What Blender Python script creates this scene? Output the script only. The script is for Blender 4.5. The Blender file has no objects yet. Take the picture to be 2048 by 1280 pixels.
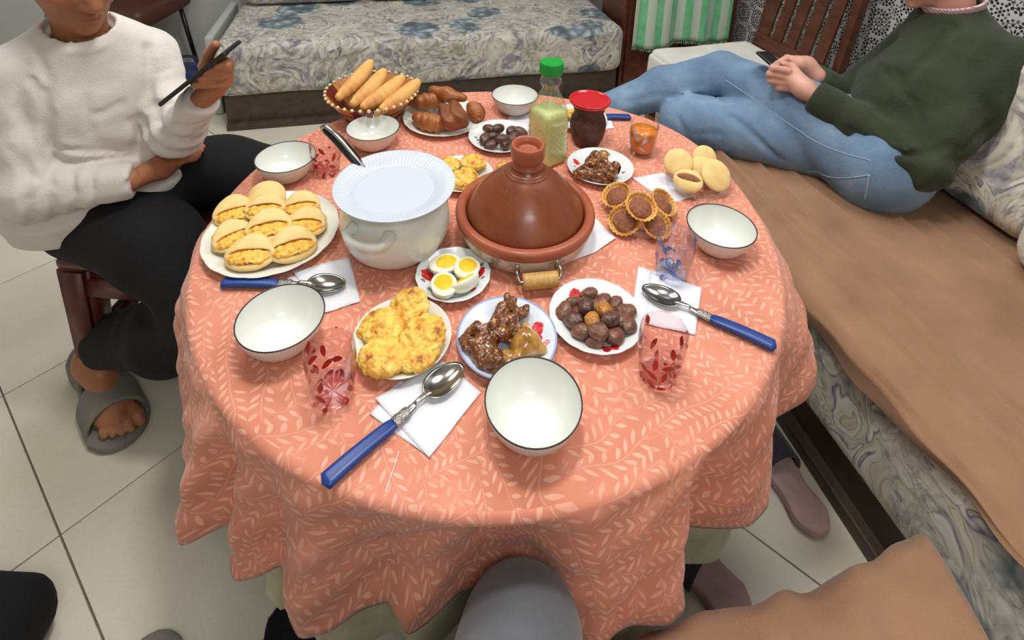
import bpy, bmesh, math, random
import numpy as np
from mathutils import Vector, Matrix
PI = math.pi
SC = bpy.context.scene
COL = SC.collection
random.seed(7)
RNG = np.random.default_rng(7)

def lin(v):
    v /= 255.0
    return v / 12.92 if v <= 0.04045 else ((v + 0.055) / 1.055) ** 2.4
def rgb(r, g, b, a=1.0):
    return (lin(r), lin(g), lin(b), a)

# ---------------------------------------------------------------- camera
CAM = np.array([0.0, 0.0, 1.358])
PITCH, ROLL, FPX, CY = 0.3306, 0.0329, 1159.7, 36.0
FW = np.array([0, math.cos(PITCH), -math.sin(PITCH)])
RT0 = np.array([1.0, 0, 0]); UP0 = np.cross(RT0, FW)
RT = RT0 * math.cos(ROLL) + UP0 * math.sin(ROLL)
UP = -RT0 * math.sin(ROLL) + UP0 * math.cos(ROLL)
cd = bpy.data.cameras.new('camera')
cam = bpy.data.objects.new('camera', cd); COL.objects.link(cam)
cd.sensor_width = 36.0; cd.sensor_fit = 'HORIZONTAL'
cd.lens = FPX / 2048 * 36.0
cd.shift_y = -(640 - CY) / 2048
cd.clip_start = 0.02
cam.matrix_world = Matrix(((RT[0], UP[0], -FW[0], CAM[0]), (RT[1], UP[1], -FW[1], CAM[1]),
                           (RT[2], UP[2], -FW[2], CAM[2]), (0, 0, 0, 1)))
SC.camera = cam
# measuring helpers: a point of the photograph on a known level or depth of the room
def _ray(x, y): return FW + RT * (x - 1024) / FPX - UP * (y - CY) / FPX
def at(x, y, z):
    d = _ray(x, y); return CAM + d * ((z - CAM[2]) / d[2])
def aty(x, y, Y):
    d = _ray(x, y); return CAM + d * (Y / d[1])

# ---------------------------------------------------------------- light and exposure
SC.view_settings.view_transform = 'Standard'
SC.view_settings.look = 'None'
SC.view_settings.gamma = 1.0
SC.view_settings.exposure = 0.0
SC.view_settings.use_curve_mapping = False
W = bpy.data.worlds.new('world'); SC.world = W; W.use_nodes = True
W.node_tree.nodes['Background'].inputs[0].default_value = (1.0, 0.96, 0.9, 1)
W.node_tree.nodes['Background'].inputs[1].default_value = 0.3
def area(name, loc, size, power, col, rot=(0, 0, 0)):
    l = bpy.data.lights.new(name, 'AREA'); l.shape = 'DISK'; l.size = size; l.energy = power; l.color = col
    o = bpy.data.objects.new(name, l); o.location = loc; o.rotation_euler = rot; COL.objects.link(o); return o
area('ceiling_lamp_light', (-0.05, 0.80, 2.5), 0.30, 17, (1.0, 0.98, 0.94))
area('side_fill_light', (-0.9, 1.7, 2.52), 0.9, 19, (0.96, 0.98, 1.0))  # added overhead fill for the left side, not a fixture of the room
area('side_fill_light', (0.95, 1.3, 2.52), 0.9, 19, (0.97, 0.98, 1.0))  # added fill that lifts the floor beside the right bench
area('rear_fill_light', (0.3, -0.7, 2.3), 0.8, 22, (0.98, 0.99, 1.0), (math.radians(-28), 0, 0))  # added fill from behind the camera, brightens the front of the tablecloth

# ---------------------------------------------------------------- shader helper
class SN:
    def __init__(s, name):
        s.m = bpy.data.materials.new(name); s.m.use_nodes = True
        s.t = s.m.node_tree; s.t.nodes.clear()
        s.out = s.t.nodes.new('ShaderNodeOutputMaterial'); s._c = {}
    def n(s, typ, **k):
        nd = s.t.nodes.new(typ)
        for a, b in k.items(): setattr(nd, a, b)
        return nd
    def L(s, a, b):
        if hasattr(a, 'is_output') or isinstance(a, bpy.types.NodeSocket): s.t.links.new(a, b)
        else: b.default_value = a
    def coord(s, w='Object'):
        if w not in s._c:
            s._c[w] = s.n('ShaderNodeTexCoord').outputs[w]
        return s._c[w]
    def math(s, op, a, b=0.0, c=0.0, clamp=False):
        nd = s.n('ShaderNodeMath', operation=op, use_clamp=clamp)
        s.L(a, nd.inputs[0]); s.L(b, nd.inputs[1]); s.L(c, nd.inputs[2]); return nd.outputs[0]
    def vm(s, op, a, b=(0, 0, 0), scale=None):
        nd = s.n('ShaderNodeVectorMath', operation=op)
        s.L(a, nd.inputs[0]); s.L(b, nd.inputs[1])
        if scale is not None: s.L(scale, nd.inputs[3])
        return nd.outputs['Value'] if op in ('LENGTH', 'DISTANCE', 'DOT_PRODUCT') else nd.outputs[0]
    def sep(s, v):
        nd = s.n('ShaderNodeSeparateXYZ'); s.L(v, nd.inputs[0]); return nd.outputs
    def comb(s, x, y, z=0.0):
        nd = s.n('ShaderNodeCombineXYZ'); s.L(x, nd.inputs[0]); s.L(y, nd.inputs[1]); s.L(z, nd.inputs[2]); return nd.outputs[0]
    def noise(s, vec=None, scale=5.0, detail=3.0, rough=0.5, dist=0.0, color=False):
        nd = s.n('ShaderNodeTexNoise'); s.L(vec if vec is not None else s.coord(), nd.inputs['Vector'])
        s.L(scale, nd.inputs['Scale']); s.L(detail, nd.inputs['Detail']); s.L(rough, nd.inputs['Roughness']); s.L(dist, nd.inputs['Distortion'])
        return nd.outputs['Color' if color else 'Fac']
    def voro(s, vec=None, scale=5.0, feature='F1', rand=1.0, out='Distance', smooth=None):
        nd = s.n('ShaderNodeTexVoronoi', feature=feature); s.L(vec if vec is not None else s.coord(), nd.inputs['Vector'])
        s.L(scale, nd.inputs['Scale']); s.L(rand, nd.inputs['Randomness'])
        if smooth is not None: s.L(smooth, nd.inputs['Smoothness'])
        return nd.outputs if out is None else nd.outputs[out]
    def white(s, vec, out='Value'):
        nd = s.n('ShaderNodeTexWhiteNoise', noise_dimensions='3D'); s.L(vec, nd.inputs['Vector']); return nd.outputs[out]
    def ramp(s, fac, stops, interp='LINEAR'):
        nd = s.n('ShaderNodeValToRGB'); cr = nd.color_ramp; cr.interpolation = interp
        while len(cr.elements) > 1: cr.elements.remove(cr.elements[-1])
        for i, (p, c) in enumerate(stops):
            e = cr.elements[0] if i == 0 else cr.elements.new(p)
            e.position = p; e.color = c if hasattr(c, '__len__') else (c, c, c, 1)
        s.L(fac, nd.inputs[0]); return nd.outputs[0]
    def mix(s, f, a, b, mode='MIX'):
        nd = s.n('ShaderNodeMix', data_type='RGBA', blend_type=mode)
        s.L(f, nd.inputs[0]); s.L(a, nd.inputs[6]); s.L(b, nd.inputs[7]); return nd.outputs[2]
    def smooth(s, v, lo, hi):
        nd = s.n('ShaderNodeMapRange', interpolation_type='SMOOTHSTEP'); s.L(v, nd.inputs[0])
        s.L(lo, nd.inputs[1]); s.L(hi, nd.inputs[2]); return nd.outputs[0]
    def bump(s, h, strength=0.3, dist=0.002):
        nd = s.n('ShaderNodeBump'); s.L(h, nd.inputs['Height']); s.L(strength, nd.inputs['Strength']); s.L(dist, nd.inputs['Distance']); return nd.outputs[0]
    def bsdf(s, base, rough=0.6, normal=None, **k):
        nd = s.n('ShaderNodeBsdfPrincipled'); s.L(base, nd.inputs['Base Color']); s.L(rough, nd.inputs['Roughness'])
        if normal is not None: s.L(normal, nd.inputs['Normal'])
        for a, b in k.items(): s.L(b, nd.inputs[a.replace('_', ' ')])
        return nd.outputs[0]
    def mixsh(s, f, a, b):
        nd = s.n('ShaderNodeMixShader'); s.L(f, nd.inputs[0]); s.L(a, nd.inputs[1]); s.L(b, nd.inputs[2]); return nd.outputs[0]
    def done(s, sh):
        s.t.links.new(sh, s.out.inputs[0]); return s.m

_M = {}
def plain(name, col, rough=0.6, var=0.08, nscale=30.0, bump=0.0, bscale=None, **k):
    if name in _M: return _M[name]
    s = SN(name)
    nz = s.noise(scale=nscale, detail=3)
    c2 = tuple(max(0, x * (1 - var * 2)) for x in col[:3]) + (1,)
    c3 = tuple(min(1, x * (1 + var)) for x in col[:3]) + (1,)
    base = s.ramp(nz, [(0.3, c2), (0.7, c3)])
    nm = s.bump(s.noise(scale=bscale or nscale * 4, detail=2), bump, 0.002) if bump else None
    _M[name] = s.done(s.bsdf(base, rough, nm, **k)); return _M[name]

# ---------------------------------------------------------------- mesh helpers
def newmesh(name, V, F, mat=None, smooth=True, uv=None):
    me = bpy.data.meshes.new(name)
    V = np.asarray(V, dtype=np.float32)
    if isinstance(F, np.ndarray) and F.ndim == 2:
        n = len(F); w = F.shape[1]
        me.vertices.add(len(V)); me.vertices.foreach_set('co', V.ravel())
        me.loops.add(n * w); me.loops.foreach_set('vertex_index', F.astype(np.int32).ravel())
        me.polygons.add(n); me.polygons.foreach_set('loop_start', np.arange(0, n * w, w, dtype=np.int32))
        try: me.polygons.foreach_set('loop_total', np.full(n, w, dtype=np.int32))
        except Exception: pass
        me.update(calc_edges=True); me.validate()
    else:
        me.from_pydata([tuple(map(float, v)) for v in V], [], [tuple(int(i) for i in f) for f in F]); me.update()
    if smooth: me.polygons.foreach_set('use_smooth', [True] * len(me.polygons))
    if uv is not None:
        l = me.uv_layers.new(name='UVMap')
        idx = np.empty(len(me.loops), dtype=np.int32); me.loops.foreach_get('vertex_index', idx)
        l.data.foreach_set('uv', np.asarray(uv, dtype=np.float32)[idx].ravel())
    if mat: me.materials.append(mat)
    return me
def link(name, me, parent=None, loc=None):
    o = bpy.data.objects.new(name, me); COL.objects.link(o)
    if parent is not None: o.parent = parent
    if loc is not None: o.location = loc
    return o
def part(name, VF, mat, root, smooth=True, world=False, label=None, uv=None, mods=None):
    V, F = VF
    V = np.asarray(V, dtype=float)
    if world and root is not None: V = V - np.array(root.location)
    me = newmesh(name, V, F, mat, smooth, uv)
    o = link(name, me, root)
    if label: o['label'] = label
    return o
def thing(name, label, cat, loc=(0, 0, 0), rz=0.0, group=None):
    o = bpy.data.objects.new(name, None); COL.objects.link(o); o.empty_display_size = 0.02
    o.location = tuple(float(v) for v in loc); o.rotation_euler = (0, 0, rz)
    o['label'] = label; o['category'] = cat
    if group: o['group'] = group
    return o
def tag(o, label, cat, group=None, kind=None):
    o['label'] = label; o['category'] = cat
    if group: o['group'] = group
    if kind: o['kind'] = kind
    return o
def struct(name, VF, mat, smooth=False, parent=None):
    o = link(name, newmesh(name, VF[0], VF[1], mat, smooth), parent)
    if parent is None: o['kind'] = 'structure'
    return o
def dup(root, loc, rot, label=None, scale=1.0, group=None):
    r = root.copy(); COL.objects.link(r); r.location = tuple(float(v) for v in loc); r.rotation_euler = rot
    r.scale = (scale,) * 3 if not hasattr(scale, '__len__') else scale
    if label: r['label'] = label
    if group: r['group'] = group
    for ch in list(root.children):
        c = ch.copy(); COL.objects.link(c); c.parent = r
        for g in ch.children:
            d = g.copy(); COL.objects.link(d); d.parent = c
    return r
def join(*parts):
    V = []; F = []; n = 0
    for v, f in parts:
        V.append(np.asarray(v, dtype=float).reshape(-1, 3)); F += [tuple(int(i) + n for i in q) for q in f]; n += len(v)
    return np.concatenate(V), F
def xf(VF, M=None, loc=(0, 0, 0), rot=(0, 0, 0), sc=(1, 1, 1)):
    V = np.asarray(VF[0], dtype=float) * np.array(sc)
    a, b, c = rot
    Rx = np.array([[1, 0, 0], [0, math.cos(a), -math.sin(a)], [0, math.sin(a), math.cos(a)]])
    Ry = np.array([[math.cos(b), 0, math.sin(b)], [0, 1, 0], [-math.sin(b), 0, math.cos(b)]])
    Rz = np.array([[math.cos(c), -math.sin(c), 0], [math.sin(c), math.cos(c), 0], [0, 0, 1]])
    return V @ (Rz @ Ry @ Rx).T + np.array(loc), VF[1]
def box(x0, x1, y0, y1, z0, z1, bev=0.0):
    bm = bmesh.new()
    vs = [bm.verts.new(p) for p in ((x0, y0, z0), (x1, y0, z0), (x1, y1, z0), (x0, y1, z0), (x0, y0, z1), (x1, y0, z1), (x1, y1, z1), (x0, y1, z1))]
    for f in ((3, 2, 1, 0), (4, 5, 6, 7), (0, 1, 5, 4), (1, 2, 6, 5), (2, 3, 7, 6), (3, 0, 4, 7)): bm.faces.new([vs[i] for i in f])
    if bev: bmesh.ops.bevel(bm, geom=bm.edges[:], offset=bev, segments=2, profile=0.6, affect='EDGES')
    bm.verts.index_update()
    r = [tuple(v.co) for v in bm.verts], [tuple(v.index for v in f.verts) for f in bm.faces]; bm.free(); return r
def lathe(prof, seg=64, ripple=None, close=False):
    """profile: list of (r, z); ripple(theta, i, r, z)->(r, z)"""
    V = []; F = []; n = len(prof)
    for j in range(seg):
        th = 2 * PI * j / seg
        for i, (r, z) in enumerate(prof):
            if ripple: r, z = ripple(th, i, r, z)
            V.append((r * math.cos(th), r * math.sin(th), z))
    for j in range(seg):
        k = (j + 1) % seg
        for i in range(n - 1):
            F.append((j * n + i, k * n + i, k * n + i + 1, j * n + i + 1))
        if close: F.append((j * n + n - 1, k * n + n - 1, k * n, j * n))
    return V, F
def smooth_prof(pts, sub=5):
    """Catmull-Rom through profile points"""
    P = np.array(pts, dtype=float); out = []
    for i in range(len(P) - 1):
        p0 = P[max(i - 1, 0)]; p1 = P[i]; p2 = P[i + 1]; p3 = P[min(i + 2, len(P) - 1)]
        for k in range(sub):
            t = k / sub
            out.append(0.5 * ((2 * p1) + (-p0 + p2) * t + (2 * p0 - 5 * p1 + 4 * p2 - p3) * t * t + (-p0 + 3 * p1 - 3 * p2 + p3) * t ** 3))
    out.append(P[-1]); return [tuple(max(0, a) if m == 0 else a for m, a in enumerate(o)) for o in out]
def tube(pts, rad, seg=12, sub=6, caps=True, flat=None):
    P = np.array(smooth3(pts, sub) if sub else pts, dtype=float); n = len(P)
    rr = rad if hasattr(rad, '__len__') else [rad] * 2
    R = np.interp(np.linspace(0, 1, n), np.linspace(0, 1, len(rr)), rr)
    T = np.gradient(P, axis=0); T /= np.linalg.norm(T, axis=1)[:, None] + 1e-12
    up = np.array([0, 0, 1.0]) if abs(T[0][2]) < 0.9 else np.array([1.0, 0, 0])
    V = []; 
    a = np.cross(T[0], up); a /= np.linalg.norm(a)
    for i in range(n):
        a = a - T[i] * (a @ T[i]); a /= np.linalg.norm(a); b = np.cross(T[i], a)
        for j in range(seg):
            t = 2 * PI * j / seg
            V.append(P[i] + (a * math.cos(t) + b * math.sin(t) * (flat or 1.0)) * R[i])
    F = []
    for i in range(n - 1):
        for j in range(seg):
            k = (j + 1) % seg
            F.append((i * seg + j, i * seg + k, (i + 1) * seg + k, (i + 1) * seg + j))
    if caps: F.append(tuple(range(seg))[::-1]); F.append(tuple((n - 1) * seg + j for j in range(seg)))
    return V, F
def smooth3(pts, sub=6):
    P = np.array(pts, dtype=float); out = []
    for i in range(len(P) - 1):
        p0 = P[max(i - 1, 0)]; p1 = P[i]; p2 = P[i + 1]; p3 = P[min(i + 2, len(P) - 1)]
        for k in range(sub):
            t = k / sub
            out.append(0.5 * ((2 * p1) + (-p0 + p2) * t + (2 * p0 - 5 * p1 + 4 * p2 - p3) * t * t + (-p0 + 3 * p1 - 3 * p2 + p3) * t ** 3))
    out.append(P[-1]); return out
def prism(poly, z0, z1):
    n = len(poly)
    V = [(p[0], p[1], z0) for p in poly] + [(p[0], p[1], z1) for p in poly]
    F = [tuple(range(n))[::-1], tuple(range(n, 2 * n))] + [(i, (i + 1) % n, n + (i + 1) % n, n + i) for i in range(n)]
    return V, F

# signed distance modelling: smooth unions of tapered limbs, meshed with surface nets
def seg_d(P, a, b, ra, rb):
    a = np.asarray(a, np.float32); b = np.asarray(b, np.float32); ab = b - a
    x, y, z = P[0] - a[0], P[1] - a[1], P[2] - a[2]
    t = np.clip((x * ab[0] + y * ab[1] + z * ab[2]) / max(float(ab @ ab), 1e-12), 0, 1)
    return np.sqrt((x - t * ab[0]) ** 2 + (y - t * ab[1]) ** 2 + (z - t * ab[2]) ** 2) - (ra + (rb - ra) * t)
def ell_d(P, c, r, rot=None):
    x, y, z = P[0] - c[0], P[1] - c[1], P[2] - c[2]
    if rot is not None:
        x, y, z = (rot[0][0] * x + rot[1][0] * y + rot[2][0] * z, rot[0][1] * x + rot[1][1] * y + rot[2][1] * z, rot[0][2] * x + rot[1][2] * y + rot[2][2] * z)
    k0 = np.sqrt((x / r[0]) ** 2 + (y / r[1]) ** 2 + (z / r[2]) ** 2)
    k1 = np.sqrt((x / r[0] ** 2) ** 2 + (y / r[1] ** 2) ** 2 + (z / r[2] ** 2) ** 2) + 1e-9
    return k0 * (k0 - 1) / k1
def smin(a, b, k):
    h = np.maximum(k - np.abs(a - b), 0) / k
    return np.minimum(a, b) - h * h * k * 0.25
def smax(a, b, k): return -smin(-a, -b, k)
def wob(P, f, seed=0):
    r = np.random.default_rng(seed); o = 0
    for i in range(4):
        w = r.normal(size=(3, 3)); w = w / np.linalg.norm(w, axis=1)[:, None] * f * (0.7 + 0.35 * i); ph = r.uniform(0, 6.28, 3)
        o = o + np.sin(w[0, 0] * P[0] + w[0, 1] * P[1] + w[0, 2] * P[2] + ph[0]) * np.sin(w[1, 0] * P[0] + w[1, 1] * P[1] + w[1, 2] * P[2] + ph[1]) / (1 + 0.4 * i)
    return o * 0.5
def surfnet(fn, lo, hi, h):
    lo = np.array(lo, float); hi = np.array(hi, float)
    n = np.ceil((hi - lo) / h).astype(int) + 1
    ax = [(lo[i] + h * np.arange(n[i])).astype(np.float32) for i in range(3)]
    X, Y, Z = np.meshgrid(*ax, indexing='ij', sparse=True)
    X = X + 0 * Y + 0 * Z; Y = Y + 0 * X; Z = Z + 0 * X
    g = fn((X, Y, Z)).astype(np.float32); s = g < 0
    cs = [(i, j, k) for i in (0, 1) for j in (0, 1) for k in (0, 1)]
    def sl(A, c): return A[c[0]:A.shape[0] - 1 + c[0], c[1]:A.shape[1] - 1 + c[1], c[2]:A.shape[2] - 1 + c[2]]
    cnt = sum(sl(s, c).astype(np.int8) for c in cs)
    mixm = (cnt > 0) & (cnt < 8); idx = -np.ones(mixm.shape, np.int32); ii = np.argwhere(mixm); idx[mixm] = np.arange(len(ii))
    val = {c: g[ii[:, 0] + c[0], ii[:, 1] + c[1], ii[:, 2] + c[2]] for c in cs}
    acc = np.zeros((len(ii), 3)); num = np.zeros(len(ii))
    for c in cs:
        for a in range(3):
            if c[a] == 0:
                d = list(c); d[a] = 1; d = tuple(d); v0, v1 = val[c], val[d]; m = (v0 < 0) != (v1 < 0)
                t = np.where(m, v0 / np.where(m, v0 - v1, 1), 0); p = np.tile(np.array(c, float), (len(ii), 1)); p[:, a] = t
                acc[m] += p[m]; num[m] += 1
    V = lo + h * (ii + acc / num[:, None]); Q = []
    for a in range(3):
        b, c = (a + 1) % 3, (a + 2) % 3
        s0 = np.moveaxis(s, a, 0)
        ch = np.argwhere(np.moveaxis((s0[:-1] != s0[1:]), 0, a) if a == 0 else np.moveaxis(s0[:-1] != s0[1:], 0, a))
        ch = ch[(ch[:, b] > 0) & (ch[:, c] > 0) & (ch[:, b] < idx.shape[b]) & (ch[:, c] < idx.shape[c])]
        def gi(db, dc):
            e = ch.copy(); e[:, b] -= db; e[:, c] -= dc; return idx[e[:, 0], e[:, 1], e[:, 2]]
        q = np.stack([gi(1, 1), gi(0, 1), gi(0, 0), gi(1, 0)], 1)
        flip = ~s[ch[:, 0], ch[:, 1], ch[:, 2]]
        q[flip] = q[flip][:, ::-1]; Q.append(q[(q >= 0).all(1)])
    return V, np.concatenate(Q)
def displace_n(VF, fn):
    return VF
def fix(VF):
    """make sure a closed mesh faces outwards"""
    V, F = VF
    a, b, c = V[F[:, 0]], V[F[:, 1]], V[F[:, 2]]
    if np.einsum('ij,ij->i', a, np.cross(b, c)).sum() < 0: F = F[:, ::-1]
    return V, np.ascontiguousarray(F)
def sdf(fn, lo, hi, h): return fix(surfnet(fn, lo, hi, h))
def soft_box(lx, ly, lz, r, h, amp=0.003, f=9.0, seed=1, bulge=0.0):
    """rounded upholstered block from 0..lx, 0..ly, 0..lz"""
    def fn(P):
        x = np.abs(P[0] - lx / 2) - lx / 2 + r; y = np.abs(P[1] - ly / 2) - ly / 2 + r; z = np.abs(P[2] - lz / 2) - lz / 2 + r
        d = np.sqrt(np.maximum(x, 0) ** 2 + np.maximum(y, 0) ** 2 + np.maximum(z, 0) ** 2) + np.minimum(np.maximum(x, np.maximum(y, z)), 0) - r
        if bulge: d = d - bulge * (1 - np.minimum(1, ((P[0] / lx - .5) * 2) ** 2)) * (1 - np.minimum(1, ((P[1] / ly - .5) * 2) ** 2))
        return d + amp * wob(P, f, seed)
    return sdf(fn, (-.03, -.03, -.03), (lx + .03, ly + .03, lz + .03), h)

# ---------------------------------------------------------------- fabrics
def mat_leaf_cloth():
    s = SN('coral_leaf_cloth')
    uv = s.vm('SCALE', s.coord('UV'), scale=1.15)
    w = s.vm('SUBTRACT', s.noise(uv, 3.2, 2, 0.5, color=True), (0.5, 0.5, 0.5))
    p0 = s.vm('ADD', uv, s.vm('SCALE', w, scale=0.16))
    masks = []; stems = []
    for li, (ang, H, Pd, Ln, off) in enumerate(((0.5, 0.036, 0.0165, 0.0235, 0.0), (-1.05, 0.040, 0.0170, 0.0235, 0.37))):
        ca, sa = math.cos(ang), math.sin(ang)
        x, y, _ = s.sep(p0)
        u = s.math('ADD', s.math('ADD', s.math('MULTIPLY', x, ca), s.math('MULTIPLY', y, sa)), off)
        v = s.math('ADD', s.math('SUBTRACT', s.math('MULTIPLY', y, ca), s.math('MULTIPLY', x, sa)), off)
        row = s.math('FLOOR', s.math('DIVIDE', v, H))
        vv = s.math('SUBTRACT', v, s.math('MULTIPLY', s.math('ADD', row, 0.5), H))
        vv = s.math('SUBTRACT', vv, s.math('MULTIPLY', s.math('SINE', s.math('ADD', s.math('MULTIPLY', u, 42.0), s.math('MULTIPLY', row, 2.3))), 0.004))
        side = s.math('SIGN', vv)
        t = s.math('ADD', s.math('DIVIDE', u, Pd), s.math('ADD', s.math('MULTIPLY', side, 0.22), s.math('MULTIPLY', row, 0.37)))
        cell = s.math('FLOOR', t)
        rnd = s.white(s.comb(cell, s.math('ADD', row, li * 50.0), side), 'Color')
        r1, r2, r3 = s.sep(rnd)
        tu = s.math('MULTIPLY', s.math('FRACT', t), Pd)
        av = s.math('ABSOLUTE', vv)
        an = s.math('ADD', 0.62, s.math('MULTIPLY', r1, 0.38))
        cn, sn = s.math('COSINE', an), s.math('SINE', an)
        a = s.math('ADD', s.math('MULTIPLY', tu, cn), s.math('MULTIPLY', av, sn))
        b = s.math('SUBTRACT', s.math('MULTIPLY', av, cn), s.math('MULTIPLY', tu, sn))
        Lr = s.math('MULTIPLY', s.math('ADD', 0.72, s.math('MULTIPLY', r2, 0.35)), Ln)
        q = s.math('DIVIDE', s.math('SUBTRACT', a, 0.003), Lr)
        wd = s.math('MULTIPLY', s.math('MULTIPLY', s.math('MULTIPLY', q, s.math('SUBTRACT', 1.0, q)), 4.0), 0.0031)
        m = s.smooth(s.math('SUBTRACT', wd, s.math('ABSOLUTE', b)), -0.0002, 0.0007)
        keep = s.math('LESS_THAN', r3, 0.93)
        masks.append(s.math('MULTIPLY', m, keep))
        stems.append(s.math('MULTIPLY', s.smooth(av, 0.0012, 0.0004), 0.6))
    big = s.smooth(s.noise(uv, 7.0, 1), 0.47, 0.53)
    m = s.math('MAXIMUM', s.math('MULTIPLY', s.math('MAXIMUM', masks[0], stems[0]), s.math('SUBTRACT', 1.0, big)), s.math('MULTIPLY', s.math('MAXIMUM', masks[1], stems[1]), big))
    base = s.ramp(s.noise(uv, 9.0, 3), [(0.3, rgb(207, 128, 101)), (0.55, rgb(216, 137, 110)), (0.75, rgb(221, 143, 118))])
    leaf = s.ramp(s.noise(uv, 26.0, 2), [(0.3, rgb(234, 168, 142)), (0.7, rgb(243, 188, 165))])
    col = s.mix(s.math('MULTIPLY', m, 0.72), base, leaf)
    weave = s.noise(uv, 900.0, 1)
    h = s.math('ADD', s.math('MULTIPLY', weave, 0.15), s.noise(uv, 24.0, 3))
    return s.done(s.bsdf(col, 0.85, s.bump(h, 0.35, 0.0025), Sheen_Weight=0.15))

def mat_floral(name, scale=1.0, bright=1.0, seed=0.0):
    """scrolling acanthus leaves and blue peonies on cream upholstery"""
    s = SN(name)
    co = s.vm('ADD', s.coord('Object'), (seed, seed * 0.7, seed * 1.3))
    w1 = s.vm('SUBTRACT', s.noise(co, 3.2 * scale, 2, 0.5, color=True), (0.5, 0.5, 0.5))
    w2 = s.vm('SUBTRACT', s.noise(co, 9.0 * scale, 2, 0.5, color=True), (0.5, 0.5, 0.5))
    p = s.vm('ADD', co, s.vm('ADD', s.vm('SCALE', w1, scale=0.30 / scale), s.vm('SCALE', w2, scale=0.05 / scale)))
    C = lambda r, g, b: rgb(min(255, r * bright), min(255, g * bright), min(255, b * bright))
    cream, grey, mauve, olive, lav, white = C(202, 195, 178), C(146, 144, 146), C(100, 86, 100), C(150, 144, 110), C(126, 128, 146), C(220, 217, 208)
    # curled leaf strokes: stretched cells on strongly swirled coordinates
    sw = s.vm('SUBTRACT', s.noise(co, 4.6 * scale, 1.5, 0.5, 1.2, color=True), (0.5, 0.5, 0.5))
    q = s.vm('ADD', co, s.vm('ADD', s.vm('SCALE', sw, scale=0.50 / scale), s.vm('SCALE', w2, scale=0.10 / scale)))
    q = s.vm('MULTIPLY', q, (1.0, 2.1, 1.5))
    cell = s.voro(q, 15.0 * scale, out=None, rand=0.9)
    edge = s.voro(q, 15.0 * scale, feature='DISTANCE_TO_EDGE', rand=0.9)
    ck, cs_, _ = s.sep(cell['Color'])
    leafc = s.ramp(ck, [(0.0, cream), (0.22, white), (0.40, C(186, 180, 158)), (0.52, olive), (0.62, C(214, 208, 190)), (0.74, lav), (0.82, white), (0.92, grey), (1.0, mauve)])
    leafc = s.mix(s.math('MULTIPLY', s.smooth(cell['Distance'], 0.25, 0.75), 0.45), leafc, C(120, 112, 116))
    leafc = s.mix(s.math('MULTIPLY', s.smooth(edge, 0.045, 0.0), s.math('MULTIPLY', s.math('GREATER_THAN', cs_, 0.55), 0.6)), leafc, mauve)
    vein = s.noise(s.vm('MULTIPLY', q, (46.0 * scale, 9.0 * scale, 9.0 * scale)), 1.0, 3, 0.6)
    leafc = s.mix(s.math('MULTIPLY', s.smooth(vein, 0.50, 0.68), 0.55), leafc, C(104, 98, 112))
    leafc = s.mix(s.math('MULTIPLY', s.smooth(vein, 0.46, 0.34), 0.5), leafc, C(226, 222, 212))
    n1 = s.noise(p, 5.0 * scale, 2.0, 0.45, 2.2)
    f = s.math('FRACT', s.math('MULTIPLY', n1, 5.0))
    a = s.ramp(f, [(0.0, cream), (0.30, white), (0.42, lav), (0.47, mauve), (0.52, C(180, 168, 164)), (0.70, cream), (0.80, olive), (0.88, C(206, 200, 176)), (1.0, cream)])
    a = s.mix(s.smooth(s.noise(co, 5.0 * scale, 2), 0.40, 0.52), a, leafc)
    a = s.mix(s.math('MULTIPLY', s.smooth(s.noise(p, 40.0 * scale, 3), 0.35, 0.75), 0.35), a, C(226, 222, 212))
    # peonies
    vo = s.voro(s.vm('ADD', co, s.vm('SCALE', w1, scale=0.08)), 3.1 * scale, out=None, rand=0.75)
    fl = s.smooth(s.math('ADD', vo['Distance'], s.math('MULTIPLY', s.math('SUBTRACT', s.noise(co, 18.0 * scale, 2), 0.5), 0.22)), 0.36, 0.30)
    pv = s.vm('ADD', co, s.vm('SCALE', w2, scale=0.07))
    pe = s.voro(pv, 24.0 * scale, feature='SMOOTH_F1', smooth=0.15)
    pc = s.sep(s.voro(pv, 24.0 * scale, out='Color'))[0]
    petal = s.ramp(s.math('ADD', s.math('MULTIPLY', pe, 0.9), s.math('MULTIPLY', pc, 0.35)), [(0.15, C(212, 214, 206)), (0.34, C(170, 180, 178)), (0.55, C(122, 136, 146)), (0.74, C(82, 106, 114)), (0.95, C(54, 72, 90))])
    col = s.mix(s.math('MULTIPLY', fl, 0.9), a, petal)
    h = s.math('ADD', s.noise(co, 700.0, 1), s.math('MULTIPLY', s.noise(co, 14.0, 2), 4.0))
    return s.done(s.bsdf(col, 0.8, s.bump(h, 0.25, 0.003), Sheen_Weight=0.1))

def mat_fabric(name, c1, c2, ns=14.0, bump=0.4, rough=0.9, fold=8.0, sheen=0.2):
    s = SN(name)
    base = s.ramp(s.noise(scale=ns, detail=4), [(0.3, c1), (0.7, c2)])
    h = s.math('ADD', s.noise(scale=420.0, detail=1), s.math('MULTIPLY', s.noise(scale=fold, detail=3), 3.0))
    return s.done(s.bsdf(base, rough, s.bump(h, bump, 0.003), Sheen_Weight=sheen))

def mat_wood(name, c1, c2, rough=0.4, scale=(30, 3, 30)):
    s = SN(name)
    v = s.vm('MULTIPLY', s.coord('Object'), scale)
    base = s.ramp(s.noise(v, 1.0, 5, 0.6, 0.6), [(0.3, c1), (0.7, c2)])
    return s.done(s.bsdf(base, rough, s.bump(s.noise(v, 3.0, 3), 0.1, 0.001)))

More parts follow.
